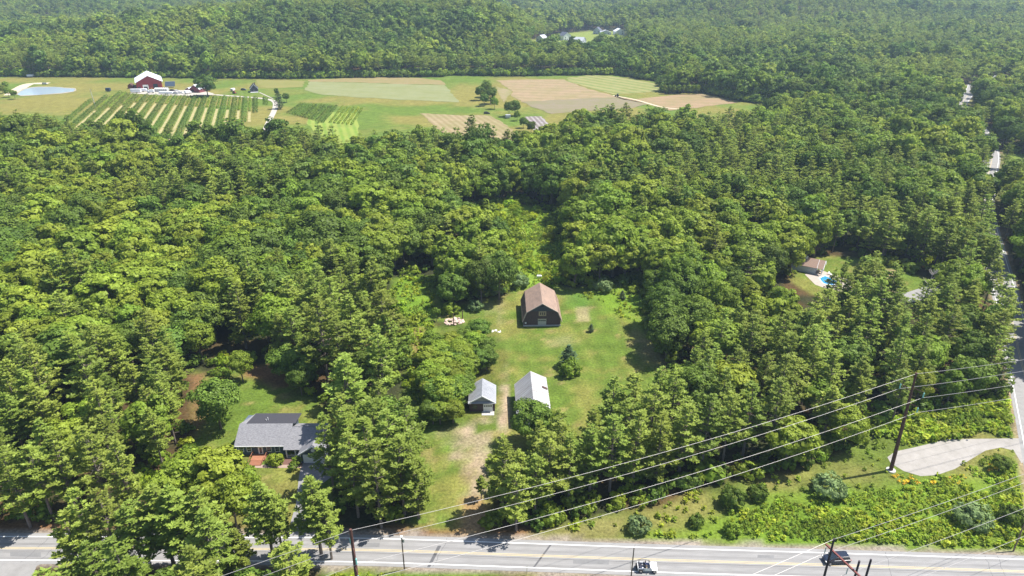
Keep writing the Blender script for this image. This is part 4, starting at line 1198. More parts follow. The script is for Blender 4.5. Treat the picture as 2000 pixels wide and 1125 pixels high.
def gable_house(name, loc, w, L, he, hr, wall, roof, label, cat, rz=0, over=.35, group=None, trim=None, hl=None):
    """ridge along local y; front gable at y = 0; he eave, hr ridge (hl: other eave)"""
    e = empty(name, loc, rz, label, cat, group)
    hl = he if hl is None else hl
    MB().extrude_y([(-w/2, 0), (w/2, 0), (w/2, hl-.05), (0, hr-.05), (-w/2, he-.05)], 0, L).build('wall', wall, e)
    for s, h_ in ((-1, he), (1, hl)):
        sl = (hr - h_) / (w / 2); x0 = s * (w/2 + over); z0 = h_ - over * sl
        a = (x0, -over, z0); b_ = (0, -over, hr); c = (0, L + over, hr); d = (x0, L + over, z0)
        q_ = (a, b_, c, d) if s < 0 else (b_, a, d, c)
        r_ = MB().slab(*[(v[0], v[1], v[2] + .12) for v in q_], .14).build('roof', roof, e)
        if trim:
            t1 = MB().slab((x0, -over-.12, z0+.15), (0, -over-.12, hr+.15), (0, -over, hr+.15), (x0, -over, z0+.15), .28) if s < 0 else MB().slab((0, -over-.12, hr+.15), (x0, -over-.12, z0+.15), (x0, -over, z0+.15), (0, -over, hr+.15), .28)
            t1.build('roof_trim', trim, e)
    return e

# gambrel barn
bl = at(1058.5, 637); e = empty('barn', bl, R(1.2), 'dark weathered barn with a brown gambrel roof in the middle of the lawn', 'barn')
W, L = 5.6, 14.2
prof = [(-W, 0), (W, 0), (W, 2.5), (4.55, 4.85), (0, 7.6), (-4.55, 4.85), (-W, 2.5)]
MB().extrude_y(prof, 0, L).build('wall', barnwood, e)
MB().add([(-3.9, -.03, 5.05), (3.9, -.03, 5.05), (0, -.03, 7.3)], [(0, 1, 2)]).build('gable_boards', barnwood2, e)
MB().box(-W-.04, W+.04, -.12, L+.1, -.1, .45).build('foundation', conc, e)
rp_ = [(-W-.45, 1.75), (-4.75, 4.95), (0, 7.85), (4.75, 4.95), (W+.45, 1.75)]
for i in range(4):
    a, b_ = rp_[i], rp_[i+1]
    MB().slab((a[0], -.45, a[1]), (b_[0], -.45, b_[1]), (b_[0], L+.4, b_[1]), (a[0], L+.4, a[1]), .12).build('roof', roofbrown, e, 0)
def strips_on(a, b_, ys_, wd, m, e_, name, up=.03, f0=.12, f1=.9):
    A_, B_ = Vector((a[0], 0, a[1])), Vector((b_[0], 0, b_[1])); nn = (B_ - A_).cross(Vector((0, 1, 0))).normalized()
    if nn.z < 0: nn = -nn
    for y_ in ys_:
        ww = wd * random.uniform(.6, 1.3); g0 = f0 + random.uniform(0, .12); g1 = f1 - random.uniform(0, .15)
        p0, p1 = A_.lerp(B_, g0) + nn * up, A_.lerp(B_, g1) + nn * up
        MB().slab((p0.x, y_, p0.z), (p1.x, y_, p1.z), (p1.x, y_+ww, p1.z), (p0.x, y_+ww, p0.z), .02).build(name, m, e_)
strips_on(rp_[0], rp_[1], [.8, 1.9, 3.0, 4.4, 5.4, 6.6, 8.0, 9.4, 10.8, 12.2], .75, roofrust, e, 'bare_patch', .03, .2, .95)
strips_on(rp_[3], rp_[4], [2.2, 4.6, 8.2, 10.6], .7, roofrust, e, 'bare_patch', .03, .08, .38)
rimm = mat('pale_roof_edge', (.42, .34, .29), .8)
for i in range(4):
    a, b_ = rp_[i], rp_[i+1]
    MB().slab((a[0], -.62, a[1]+.03), (b_[0], -.62, b_[1]+.03), (b_[0], -.45, b_[1]+.03), (a[0], -.45, a[1]+.03), .22).build('roof_trim', rimm, e)
MB().box(-.45, .45, -.08, .02, 6.55, 7.0).build('loft_vent', flatr, e)
d = MB().box(-1.25, 1.25, -.10, .02, .5, 2.35).build('garage_door', conc, e)
for i in range(4): MB().box(-1.12+i*.58, -.66+i*.58, -.13, -.09, 1.75, 2.1).build('pane', glass, d)
MB().box(-1.35, 1.35, -.14, .02, 2.38, 2.55).build('door_header', tan, e)
w_ = MB().box(-1.05, 1.2, -.09, .02, 3.5, 5.0).build('hay_door', tan, e)
for i in range(3): MB().box(-.65+i*.6, -.3+i*.6, -.12, -.08, 3.85, 4.7).build('board', barnwood, w_)
MB().box(-5.2, -4.7, -.10, .0, .95, 1.4).build('notice', whitep, e)

# small garage with white metal roof
gl_ = at(942, 803.5); e = gable_house('garage', gl_, 6.2, 7.2, 2.7, 4.6, barnwood, tin, 'small dark garage with pale metal roof and white overhead door', 'garage', R(1), .3, trim=whitep)
MB().slab((-3.4, -.55, 2.62), (3.4, -.55, 2.62), (3.4, 0.05, 2.95), (-3.4, 0.05, 2.95), .1).build('front_canopy', tin, e)
MB().add([(-2.7, -.03, 2.95), (2.7, -.03, 2.95), (0, -.03, 4.35)], [(0, 1, 2)]).build('gable_panel', tin, e)
d = MB().box(.25, 2.55, -.09, .02, .05, 2.2).build('overhead_door', whitep, e)
for i in range(4): MB().box(.42+i*.52, .80+i*.52, -.12, -.08, 1.45, 1.8).build('pane', glass, d)
for z_ in (.55, 1.05): MB().box(.25, 2.55, -.105, -.085, z_, z_+.03).build('panel_joint', conc, d)
MB().box(-2.3, -1.2, -.06, .02, .9, 1.9).build('window', glass, e)
MB().box(-.1, 2.9, -1.7, -.02, -.05, .06).build('apron', conc, e)
for i in range(12):
    y_ = .2 + i * .6
    MB().slab((-3.3, y_, 2.72), (-.1, y_, 4.74), (-.1, y_+.05, 4.74), (-3.3, y_+.05, 2.72), .03).build('roof_seam', tin, e)
    MB().slab((.1, y_, 4.74), (3.3, y_, 2.72), (3.3, y_+.05, 2.72), (.1, y_+.05, 4.74), .03).build('roof_seam', tin, e)

# larger metal roofed shed
ml = at(1010, 832); e = gable_house('metal_shed', (ml.x + 3.8, ml.y, 0), 7.4, 12.6, 3.5, 7.0, barnwood, tin_r, 'large shed with a rust-streaked white metal roof half hidden by pines', 'shed', R(2), .3, trim=whitep, hl=5.2)
for i in range(15):
    y_ = .1 + i * .86
    MB().slab((-3.95, y_, 3.36), (-.1, y_, 7.12), (-.1, y_+.06, 7.12), (-3.95, y_+.06, 3.36), .03).build('roof_seam', tin, e)
    MB().slab((.1, y_, 7.13), (3.95, y_, 5.22), (3.95, y_+.06, 5.22), (.1, y_+.06, 7.13), .03).build('roof_seam', tin, e)
MB().box(-1.4, 1.4, -.08, .02, 0, 2.6).build('door', whitep, e)
MB().slab((2.6, 7.2, 6.02), (3.9, 7.2, 5.36), (3.9, 8.0, 5.36), (2.6, 8.0, 6.02), .02).build('roof_patch', roofrust, e)

# grey ranch house
hl_ = at(515, 888); e = empty('house', hl_, R(.6), 'blue-grey ranch house with grey shingle roof and brown front steps', 'house')
w0, w1, dp = -5.7, 5.6, 9.0
MB().extrude_x([(0, 0), (dp, 0), (dp, 4.2), (4.5, 4.95), (0, 2.62)], w0, w1).build('wall', bluew, e)
def xslab(e_, x0, x1, y0, z0, y1, z1, m, name='roof', t=.14):
    return MB().slab((x0, y0, z0), (x1, y0, z0), (x1, y1, z1), (x0, y1, z1), t).build(name, m, e_)
rf = xslab(e, w0-.35, w1+.3, -.35, 2.62, 4.5, 5.12, slate)
MB().box(w0-.35, w1+.3, -.45, -.352, 2.42, 2.63).build('gutter', whitep, e)
MB().add([(w0+1.1, 4.55, 5.08), (w1+.9, 4.55, 5.08), (w1+.9, 9.5, 4.36), (w0+1.6, 9.5, 4.36)], [(0, 1, 2, 3)]).build('rear_flat_roof', flatr, e)
MB().add([(w0-.3, 4.52, 5.07), (w0+1.1, 4.55, 5.06), (w0+1.6, 9.5, 4.34), (w0-.2, 8.6, 2.6)], [(0, 1, 2, 3)]).build('rear_roof', slate, e)
for x_, y_, h_ in ((-.2, 6.2, .7), (-.55, 6.0, .35)): MB().tube([(x_, y_, 4.7), (x_, y_, 4.9+h_)], .07, 8).build('vent_pipe', whitep, e)
def window(e_, x, z, w, h, y=-.02):
    f = MB()
    f.box(x-w/2-.1, x+w/2+.1, y-.07, y, z+h, z+h+.1).box(x-w/2-.1, x+w/2+.1, y-.07, y, z-.1, z)
    f.box(x-w/2-.1, x-w/2, y-.07, y, z, z+h).box(x+w/2, x+w/2+.1, y-.07, y, z, z+h).box(x-w/2, x+w/2, y-.05, y, z+h/2-.03, z+h/2+.03)
    wf = f.build('window', whitep, e_)
    MB().box(x-w/2, x+w/2, y-.03, y+.01, z, z+h).build('pane', glass, wf)
    return wf
for x_ in (-4.7, -2.95, 1.45, 3.25): window(e, x_, .95, .9, 1.25)
d = MB().box(-.98, .1, -.09, -.01, .35, 2.25).build('front_door', whitep, e)
MB().box(-.68, -.2, -.12, -.08, .55, 2.0).build('pane', glass, d)
# wing with porch and garage
MB().extrude_x([(0, 0), (7.5, 0), (7.5, 2.5), (3.8, 4.35), (0, 2.5)], 5.65, 13.9).build('wing_wall', bluew, e)
xslab(e, 5.0, 14.2, -1.35, 2.3, 3.8, 4.62, slate)
xslab(e, 5.9, 14.2, 7.9, 2.5, 3.82, 4.62, slate, 'rear_roof').data.flip_normals()
for x_ in (5.55, 7.5, 8.9): MB().box(x_-.11, x_+.11, -1.2, -.98, 0, 2.15).build('porch_post', whitep, e)
MB().box(5.7, 8.9, -1.3, -.02, 0, .22).build('porch_floor', conc, e)
MB().box(5.7, 8.9, -1.27, -1.2, .75, .85).build('porch_rail', whitep, e)
window(e, 6.7, .95, 1.3, 1.1)
MB().box(8.0, 8.8, -.06, -.01, .3, 2.1).build('side_door', whitep, e)
# garage gable
gx0, gx1, gy = 9.1, 14.9, -2.9
MB().extrude_y([(gx0, 0), (gx1, 0), (gx1, 2.6), ((gx0+gx1)/2, 4.45), (gx0, 2.6)], gy, 3.6).build('garage_wall', bluew, e)
cx = (gx0+gx1)/2
MB().slab((gx0-.35, gy-.35, 2.5), (cx, gy-.35, 4.7), (cx, 4.0, 4.7), (gx0-.35, 4.0, 2.5), .14).build('garage_roof', slate, e)
MB().slab((cx, gy-.35, 4.7), (gx1+.35, gy-.35, 2.5), (gx1+.35, 4.0, 2.5), (cx, 4.0, 4.7), .14).build('garage_roof', slate, e)
MB().slab((gx0-.35, gy-.5, 2.53), (cx, gy-.5, 4.73), (cx, gy-.35, 4.73), (gx0-.35, gy-.35, 2.53), .25).build('roof_trim', whitep, e)
MB().slab((cx, gy-.5, 4.73), (gx1+.35, gy-.5, 2.53), (gx1+.35, gy-.35, 2.53), (cx, gy-.35, 4.73), .25).build('roof_trim', whitep, e)
MB().box(gx0+.6, gx1-.6, gy-.07, gy-.01, .05, 2.25).build('garage_door', whitep, e)
MB().box(gx0-.02, gx0+.12, gy-.06, gy+.1, 0, 2.55).build('corner_board', whitep, e)
wn_ = MB().cyl((cx, gy-.03, 3.35), (0, 1, 0), .42, .08, 12).build('round_window', whitep, e)
MB().box(w0-.03, w0+.12, -.06, .1, 0, 2.3).build('corner_board', whitep, e)
# front steps
stp = MB().box(-2.15, .95, -2.3, -.02, .15, .32).build('step_landing', deckm, e)
for i in range(4): MB().box(-2.05, .6, -2.62-.38*i, -2.3-.38*i, .10-.03*i, .24-.035*i+(.0)).build('step', deckm, e)
for x_ in (-2.15, .95):
    MB().tube([(x_, -.1, 1.15), (x_, -2.25, 1.15), (x_, -3.6, .85)], .05, 6).build('handrail', deckm, e)
    for y_ in (-.15, -1.2, -2.2): MB().box(x_-.05, x_+.05, y_-.05, y_+.05, .15, 1.15).build('rail_post', deckm, e)
# garden in front of the house
b = MB(); b.poly(gp([(553, 893), (592, 893), (590, 912), (552, 912)]), .02)
tag(b.build('mulch_bed', mat('dark_mulch', (.14, .075, .06), .95, noise=.2)), kind='structure')
b = MB(); b.poly(gp([(498, 908), (590, 908), (588, 914), (498, 914)]), .024)
tag(b.build('brick_path', mat('brick_path', (.30, .22, .18), .9, noise=.15)), kind='structure')
T('shrub', 540, 905, 2.6, 'lime green round bush right of the brown front steps', 3, .9)
T('shrub', 571, 889, 1.3, 'small round green bush by the porch', 1, .9)
T('shrub', 580, 906, 1.9, 'olive green bush at the corner of the mulch bed', 4, .9)
T('shrub', 573, 918, 1.6, 'dark green bush in front of the brick path', 2, .9)
T('shrub', 530, 909, 1.0, 'tiny green plant at the foot of the brown steps', 1, .9)
T('shrub', 600, 897, .9, 'low green plant beside the driveway top', 4, 1.3)

# rubble heap and posts
rl = at(886, 632); e = empty('rubble_heap', rl, 0, 'flat heap of pinkish stones at the top end of the thicket', 'rubble')
pinkm = mat('pink_stone', (.50, .38, .32), .9, noise=.2, scale=3)
sm = []
for k in range(4):
    b = MB(); pts = []
    rgk = np.random.default_rng(k)
    bm = bmesh.new(); bmesh.ops.create_icosphere(bm, subdivisions=1, radius=.5)
    for v in bm.verts: v.co = Vector((v.co.x * rgk.uniform(.8, 1.3), v.co.y * rgk.uniform(.7, 1.2), v.co.z * rgk.uniform(.4, .7)))
    me_ = bpy.data.meshes.new('stone'); bm.to_mesh(me_); bm.free(); me_.materials.append(pinkm); sm.append(me_)
for i in range(46):
    a = random.uniform(0, 6.28); r_ = random.random() ** .5
    o = bpy.data.objects.new('stone', random.choice(sm)); col.objects.link(o); o.parent = e
    o.location = (math.cos(a) * r_ * 3.2, math.sin(a) * r_ * 2.1 + 1.2, .1 + .5 * (1 - r_)); s_ = random.uniform(.6, 1.5); o.scale = (s_, s_, s_)
    o.rotation_euler = (random.uniform(-.3, .3), random.uniform(-.3, .3), a * 3)
for px_, py_, h_, l_ in ((886, 636, 4.2, 'left-hand tall dark post standing at the rubble heap'), (903.5, 624, 3.0, 'right-hand dark post standing at the rubble heap')):
    tag(MB().tube([(0,0,-.2),(0,0,h_)], [.16,.13], 8).build('wooden_post', mat('post_wood', (.10,.07,.05), .9)), l_, 'post').location = at(px_, py_)
rk = at(970, 647); e = empty('stone_heap', rk, 0, 'small low scatter of white stones on the lawn left of the barn', 'stones')
wst = mat('white_stone', (.6, .58, .52), .9, noise=.1)
me2 = sm[1].copy(); me2.materials.clear(); me2.materials.append(wst)
for i in range(14):
    o = bpy.data.objects.new('stone', me2); col.objects.link(o); o.parent = e
    o.location = (random.uniform(-1.7, 1.7), random.uniform(-.8, .8), .02); s_ = random.uniform(.3, .9); o.scale = (s_, s_, s_ * .6); o.rotation_euler[2] = i
tk = at(1053, 543); e = empty('water_tank', tk, 0, 'small white tank in the grass behind the gambrel barn', 'tank')
MB().tube([(-.9,0,.75),(-.75,0,.75),(.75,0,.75),(.9,0,.75)], [.2,.42,.42,.2], 12).build('tank_body', whitep, e)
for x_ in (-.5, .5): MB().box(x_-.08, x_+.08, -.3, .3, 0, .4).build('foot', conc, e)

# pool yard
ph = at(1594, 531)
e = gable_house('pool_house', (ph.x, ph.y, 0), 5.2, 8.0, 2.6, 4.7, mat('pale_blue_siding', (.45, .48, .52), .8), mat('tan_shingle_roof', (.36, .25, .19), .9, noise=.12, c2=(.28,.19,.15)), 'tan-roofed pool house with white gable beside the blue pool', 'pool house', R(58), .3, trim=whitep)
for x_ in (-2.3, -.8, .8, 2.3): MB().box(x_-.09, x_+.09, -2.1, -1.9, 0, 2.6).build('porch_post', whitep, e)
MB().slab((-2.9,-2.4,2.5),(0,-2.4,4.8),(0,0,4.8),(-2.9,0,2.5),.12).build('porch_roof', MATS['tan_shingle_roof'], e)
MB().slab((0,-2.4,4.8),(2.9,-2.4,2.5),(2.9,0,2.5),(0,0,4.8),.12).build('porch_roof', MATS['tan_shingle_roof'], e)
MB().slab((-2.9,-2.55,2.55),(0,-2.55,4.85),(0,-2.4,4.85),(-2.9,-2.4,2.55),.25).build('roof_trim', whitep, e)
MB().slab((0,-2.55,4.85),(2.9,-2.55,2.55),(2.9,-2.4,2.55),(0,-2.4,4.85),.25).build('roof_trim', whitep, e)
c = MB().box(-.5,.5,3.5,4.5,4.3,5.5).build('cupola', whitep, e)
MB().slab((-.7,3.3,5.5),(0,3.3,6.1),(0,4.7,6.1),(-.7,4.7,5.5),.1).slab((0,3.3,6.1),(.7,3.3,5.5),(.7,4.7,5.5),(0,4.7,6.1),.1).build('cupola_roof', barnwood, c)
b = MB(); b.poly(gp([(1572, 536), (1600, 526), (1650, 545), (1682, 560), (1668, 572), (1620, 566), (1592, 556)]), .03)
tag(b.build('pool_patio', mat('patio_paving', (.36, .31, .27), .9, noise=.1, scale=.8)), kind='structure')
pl_ = gp([(1600, 544), (1612, 539), (1636, 551), (1628, 557), (1608, 554)])
e = empty('swimming_pool', (0, 0, 0), 0, 'bright blue swimming pool in front of the tan-roofed pool house', 'pool')
b = MB(); b.poly(pl_, .07); b.build('pool_water', mat('pool_water', (.04, .25, .55), .1, noise=.1, spec=.8), e)
cp = smooth_line([(*p_, 0) for p_ in pl_] + [(*pl_[0], 0)], 2)
ribbon(cp, -.18, .18, .10, 'pool_coping', whitep, e)
for i, (a, b_) in enumerate([(1600, 533), (1622, 537), (1640, 543), (1652, 549), (1658, 556)]):
    p_ = at(a, b_); e = empty('lounge_chair', p_, .5 * i, 'pale lounge chair on the pool patio, %s from the pool house' % ord_names[i], 'lounge chair', 'chairs round the pool')
    MB().box(-.35, .35, -.9, .4, .28, .38).build('seat', whitep if i % 2 else tan, e)
    MB().slab((-.35,.4,.38),(.35,.4,.38),(.35,.9,.95),(-.35,.9,.95),.08).build('backrest', whitep if i % 2 else tan, e)
    for x_ in (-.3, .3):
        for y_ in (-.8, .3): MB().box(x_-.03,x_+.03,y_-.03,y_+.03,0,.28).build('leg', whitep, e)
b = MB(); b.poly(gp([(1700, 568), (1760, 575), (1830, 552), (1838, 566), (1790, 590), (1720, 590)]), .03)
tag(b.build('house_driveway', MATS['side_asphalt']), kind='structure')
tl = at(1702, 585); gable_house('white_shed', tl, 4.5, 5, 2.4, 3.8, whitep, tin, 'small pale shed glimpsed between the pines right of the pool', 'shed', R(20), .2)

# ------------------------------------------------------------------ vehicles
def wheels(e, xs_, yw, r, w=.24, rim=chrome):
    for x in xs_:
        for y in (-yw, yw):
            t_ = MB().cyl((x, y, r), (0, 1, 0), r, w, 14).build('wheel', black, e)
            MB().cyl((x, y + (.01 if y > 0 else -.01), r), (0, 1, 0), r * .58, w + .02, 10).build('rim', rim, t_)
def lofty(secs, name, m, e, bev=.05):
    """closed body through cross sections (x, half width, z0, z1)"""
    b = MB(); vs = []
    for x, hw, z0, z1 in secs: vs += [(x, -hw, z0), (x, hw, z0), (x, hw * .97, z1), (x, -hw * .97, z1)]
    fs = [(0, 1, 2, 3)]
    for i in range(len(secs) - 1):
        o = 4 * i
        for k in range(4): fs.append((o + k, o + 4 + k, o + 4 + (k + 1) % 4, o + (k + 1) % 4))
    o = 4 * (len(secs) - 1); fs.append((o + 3, o + 2, o + 1, o))
    b.add(vs, fs)
    o_ = b.build(name, m, e, bev)
    bm = bmesh.new(); bm.from_mesh(o_.data); bmesh.ops.recalc_face_normals(bm, faces=bm.faces); bm.to_mesh(o_.data); bm.free()
    return o_
lightm = mat('lamp_glass', (.7, .7, .68), .2); redl = mat('tail_lamp', (.45, .02, .02), .3); blackp = mat('black_plastic', (.035, .035, .04), .6)
def suv(loc, rz, paintm, label, cat='car', name='parked_car', L=4.7, H=1.7, hood=.28, group=None):
    e = empty(name, loc, rz, label, cat, group); h = L / 2; hw = .93
    lofty([(-h, hw*.86, .45, .95), (-h+.12, hw*.96, .3, 1.02), (-h+L*.28, hw, .28, 1.05), (h-L*hood, hw, .28, 1.02), (h-.35, hw*.95, .3, .9), (h, hw*.8, .42, .72)], 'body', paintm, e, .08)
    lofty([(-h+.1, hw*.8, 1.0, 1.05), (-h+.45, hw*.8, 1.0, H-.06), (h-L*hood-.55, hw*.8, 1.0, H-.03), (h-L*hood+.35, hw*.82, 1.0, 1.04)], 'cabin', glass, e, .04)
    lofty([(-h+.38, hw*.76, H-.1, H-.02), (-h+.7, hw*.79, H-.1, H), (h-L*hood-.75, hw*.78, H-.1, H), (h-L*hood-.5, hw*.74, H-.1, H-.04)], 'roof', paintm, e, .03)
    for y_ in (-.72, .72):
        MB().box(h-.3, h-.02, y_-.16, y_+.16, .68, .8).build('headlight', lightm, e)
        MB().box(-h-.02, -h+.1, y_-.12, y_+.12, .72, .95).build('tail_light', redl, e)
        MB().box(h-L*hood-.15, h-L*hood+.1, y_*1.38-.08, y_*1.38+.08, 1.0, 1.14).build('mirror', paintm, e)
        MB().tube([(-h+.7, y_*.92, H+.05), (h-L*hood-.9, y_*.92, H+.05)], .025, 5).build('roof_rail', blackp, e)
    wheels(e, (-h+.85, h-.85), hw-.1, .36)
    return e
navy = mat('dark_blue_paint', (.015, .022, .04), .2, noise=.05, spec=.6); silver = mat('silver_paint', (.5, .51, .53), .3, metal=.3, noise=.03)
whitec = mat('white_car_paint', (.78, .79, .82), .3, noise=.02, spec=.5); redc = mat('red_paint', (.5, .06, .04), .4)
def mdir(px): 
    a, b_ = at(px - 30, 1094), at(px + 30, 1096)
    return 0
p_ = at(1632, 1096); suv(p_, R(183), navy, 'dark blue car with roof rails driving left on the main road', 'car', 'car')
# open-topped white off-roader
p_ = at(1263.5, 1112.5); e = empty('open_jeep', p_, R(-3), 'white open-topped off-roader with black roll bars driving right on the road', 'off-roader')
e.name = 'offroad_car'
lofty([(.35, .68, .55, 1.02), (.5, .72, .5, 1.06), (1.45, .62, .5, 1.0), (1.72, .55, .5, .94)], 'hood', whitec, e, .05)
b = MB().box(-1.75, .45, -.78, -.70, .5, 1.02).box(-1.75, .45, .70, .78, .5, 1.02).box(-1.75, -1.66, -.7, .7, .5, 1.02).box(-1.75, .45, -.7, .7, .42, .52)
b.build('body_tub', whitec, e)
MB().box(1.68, 1.86, -.72, .72, .42, .60).build('front_bumper', blackp, e); MB().box(-1.95, -1.77, -.7, .7, .42, .58).build('rear_bumper', blackp, e)
for s in (-1, 1):
    MB().slab((.72, s*.8-.2 if s < 0 else s*.8-.1, .88), (1.75, s*.8-.2 if s < 0 else s*.8-.1, .86), (1.75, s*.8+.1 if s < 0 else s*.8+.2, .86), (.72, s*.8+.1 if s < 0 else s*.8+.2, .88), .06).build('fender', whitec, e)
    MB().slab((-1.65, s*.84-.12, .86), (-.55, s*.84-.12, .86), (-.55, s*.84+.12, .86), (-1.65, s*.84+.12, .86), .06).build('fender', blackp, e)
    MB().cyl((1.74, s*.42, .78), (1, 0, 0), .11, .06, 12).build('headlight', lightm, e)
    MB().tube([(-.35, s*.62, 1.0), (-.35, s*.6, 1.72), (-1.5, s*.6, 1.62), (-1.62, s*.62, 1.0)], .045, 6).tube([(-.35, s*.6, 1.72), (.42, s*.62, 1.62)], .04, 6).build('roll_bar', blackp, e)
    MB().box(-.55, -.05, s*.36-.24, s*.36+.24, .52, .72).box(-.66, -.5, s*.36-.24, s*.36+.24, .6, 1.25).build('seat', mat('dark_seat', (.03, .035, .06), .8), e)
    MB().box(.32, .42, s*.88-.1, s*.88+.06, 1.05, 1.22).build('mirror', blackp, e)
MB().box(-1.45, -.95, -.6, .6, .52, .72).box(-1.5, -1.38, -.6, .6, .6, 1.2).build('rear_seat', MATS['dark_seat'], e)
MB().tube([(-.35, -.6, 1.72), (-.35, .6, 1.72)], .045, 6).tube([(-1.5, -.6, 1.62), (-1.5, .6, 1.62)], .045, 6).build('cross_bar', blackp, e)
f = MB().tube([(.5, -.7, 1.03), (.34, -.66, 1.6), (.34, .66, 1.6), (.5, .7, 1.03)], .045, 6).build('windscreen_frame', blackp, e)
MB().slab((.49, -.64, 1.05), (.35, -.62, 1.57), (.35, .62, 1.57), (.49, .64, 1.05), .015).build('windscreen', glass, f)
for s in (-.36, .36): pass
sw_ = MB().cyl((-1.95, 0, .95), (1, 0, 0), .38, .24, 14).build('spare_wheel', black, e)
wheels(e, (-1.2, 1.2), .74, .38, .26)
# people seated in it
def seated(x, y, shirt, label, parent_loc, rz):
    ee = empty('person', parent_loc, rz, label, 'person')
    skin = mat('skin', (.50, .32, .24), .6, noise=.05)
    me_ = bpy.data.meshes.new('body')
    J = [(x, y, .78), (x-.04, y, 1.02), (x-.06, y, 1.24), (x-.05, y, 1.33), (x-.05, y, 1.38), (x-.03, y, 1.50), (x-.05, y-.20, 1.22), (x+.12, y-.24, 1.02), (x+.34, y-.16, 1.06), (x-.05, y+.20, 1.22), (x+.12, y+.24, 1.02), (x+.34, y+.16, 1.06), (x+.40, y-.10, .80), (x+.55, y-.11, .60), (x+.40, y+.10, .80), (x+.55, y+.11, .60), (x, y-.1, .77), (x, y+.1, .77)]
    E = [(0,1),(1,2),(2,3),(3,4),(4,5),(2,6),(6,7),(7,8),(2,9),(9,10),(10,11),(0,16),(16,12),(12,13),(0,17),(17,14),(14,15)]
    rr = [.13,.13,.14,.06,.07,.10,.065,.05,.04,.065,.05,.04,.08,.05,.08,.05,.1,.1]
    me_.from_pydata(J, E, []); me_.materials.append(shirt)
    o = bpy.data.objects.new('body', me_); col.objects.link(o); o.parent = ee
    sk = o.modifiers.new('skin', 'SKIN')
    for i, r_ in enumerate(rr): me_.skin_vertices[0].data[i].radius = (r_, r_)
    me_.skin_vertices[0].data[0].use_root = True
    ss = o.modifiers.new('sub', 'SUBSURF'); ss.levels = 1; ss.render_levels = 1
    bm = bmesh.new(); bmesh.ops.create_uvsphere(bm, u_segments=12, v_segments=8, radius=.115)
    bmesh.ops.translate(bm, verts=bm.verts, vec=(x-.02, y, 1.50)); mh = bpy.data.meshes.new('head'); bm.to_mesh(mh); bm.free(); mh.materials.append(skin)
    h = bpy.data.objects.new('head', mh); col.objects.link(h); h.parent = ee
    bm = bmesh.new(); bmesh.ops.create_uvsphere(bm, u_segments=12, v_segments=8, radius=.125)
    bmesh.ops.translate(bm, verts=bm.verts, vec=(x-.045, y, 1.53)); mh = bpy.data.meshes.new('hair'); bm.to_mesh(mh); bm.free(); mh.materials.append(mat('brown_hair', (.10, .06, .04), .8))
    h = bpy.data.objects.new('hair', mh); col.objects.link(h); h.parent = ee
seated(-.3, .36, mat('blue_shirt', (.08, .12, .3), .8), 'person in a dark blue top seated at the left in the open white off-roader', p_, R(-3))
seated(-.3, -.36, mat('tan_shirt', (.4, .33, .25), .8), 'person in a pale tan top seated at the right in the open white off-roader', p_, R(-3))

# ------------------------------------------------------------------ transmission lines
steel = mat('rusted_steel_pole', (.105, .05, .042), .75, noise=.3, scale=1.5)
wood = mat('dark_pole_wood', (.10, .075, .06), .9, noise=.25, scale=2)
browna = mat('red_brown_beam', (.16, .05, .045), .7, noise=.2)
insm = mat('teal_insulator', (.25, .55, .50), .3, noise=.05)
wirem = mat('pale_wire', (.45, .43, .42), .5, metal=.2, noise=.03)
DL = Vector((.925, .375, 0)).normalized(); DP = Vector((DL.y, -DL.x, 0))
def wire(a, b_, sag, label, r_=.027, group='power line wires'):
    a, b_ = Vector(a), Vector(b_); pts = []
    for i in range(29):
        t = i / 28; p_ = a.lerp(b_, t); p_.z -= sag * 4 * t * (1 - t); pts.append(p_)
    return tag(MB().tube(pts, r_, 5).build('wire', wirem), label, 'wire', group)
base1 = at(1750, 919)
P1 = Vector((81.5, base1.y, 0)); P2 = Vector((-23.3, 75, 0)); P0 = P1 + Vector((105, 34, 0)); P3_ = P2 - Vector((105, 46, 0))
def bigpole(P, H, label, lean=Vector((0, 0, 0)), lr=1):
    e = empty('utility_pole', P, 0, label, 'pole')
    MB().tube([(0,0,-.5), tuple(lean*.5+Vector((0,0,H*.5))), tuple(lean+Vector((0,0,H)))], [.42,.34,.2], 10).build('pole_shaft', steel, e)
    MB().tube([(0,0,-.05),(0,0,.25)], [1.0,.95], 16).build('concrete_base', conc, e)
    tips = []
    for s, z in ((-2.6, 20.6), (2.6, 21.6), (2.2, 17.8)):
        ax = lean * (z / H); tip = ax + DP * s + Vector((0, 0, z))
        MB().tube([ax + Vector((0, 0, z - .5)), tip], [.07, .045], 6).build('arm', steel, e)
        ins = MB()
        ins.tube([tip, tip - Vector((0, 0, .2)), tip - Vector((0, 0, .21)), tip - Vector((0, 0, 1.25))], [.05,.05,.13,.13], 8)
        ins.build('insulator', insm, e)
        tips.append(P + tip - Vector((0, 0, 1.3)))
    tips.append(P + lean + Vector((0, 0, H - .2)))
    return tips
t1 = bigpole(P1, 24.6, 'tall brown steel pole with three insulators beside the gravel turnaround', Vector((-.6, 0, 0)))
t2 = bigpole(P2, 24.6, 'tall brown pole cut by the bottom frame edge at lower left centre')
nms = ['rear phase', 'front phase', 'lowest front phase', 'top ground']
for i in range(4):
    wire(t1[i], t2[i], 1.9, '%s wire spanning between the two tall brown poles' % nms[i])
    wire(t1[i], t1[i] + (P0 - P1) + Vector((0, 0, -2)), 2.2, '%s wire leaving the tall brown pole to the right frame edge' % nms[i])
    wire(t2[i], t2[i] + (P3_ - P2), 2.4, '%s wire leaving the lower left pole towards the bottom edge' % nms[i])
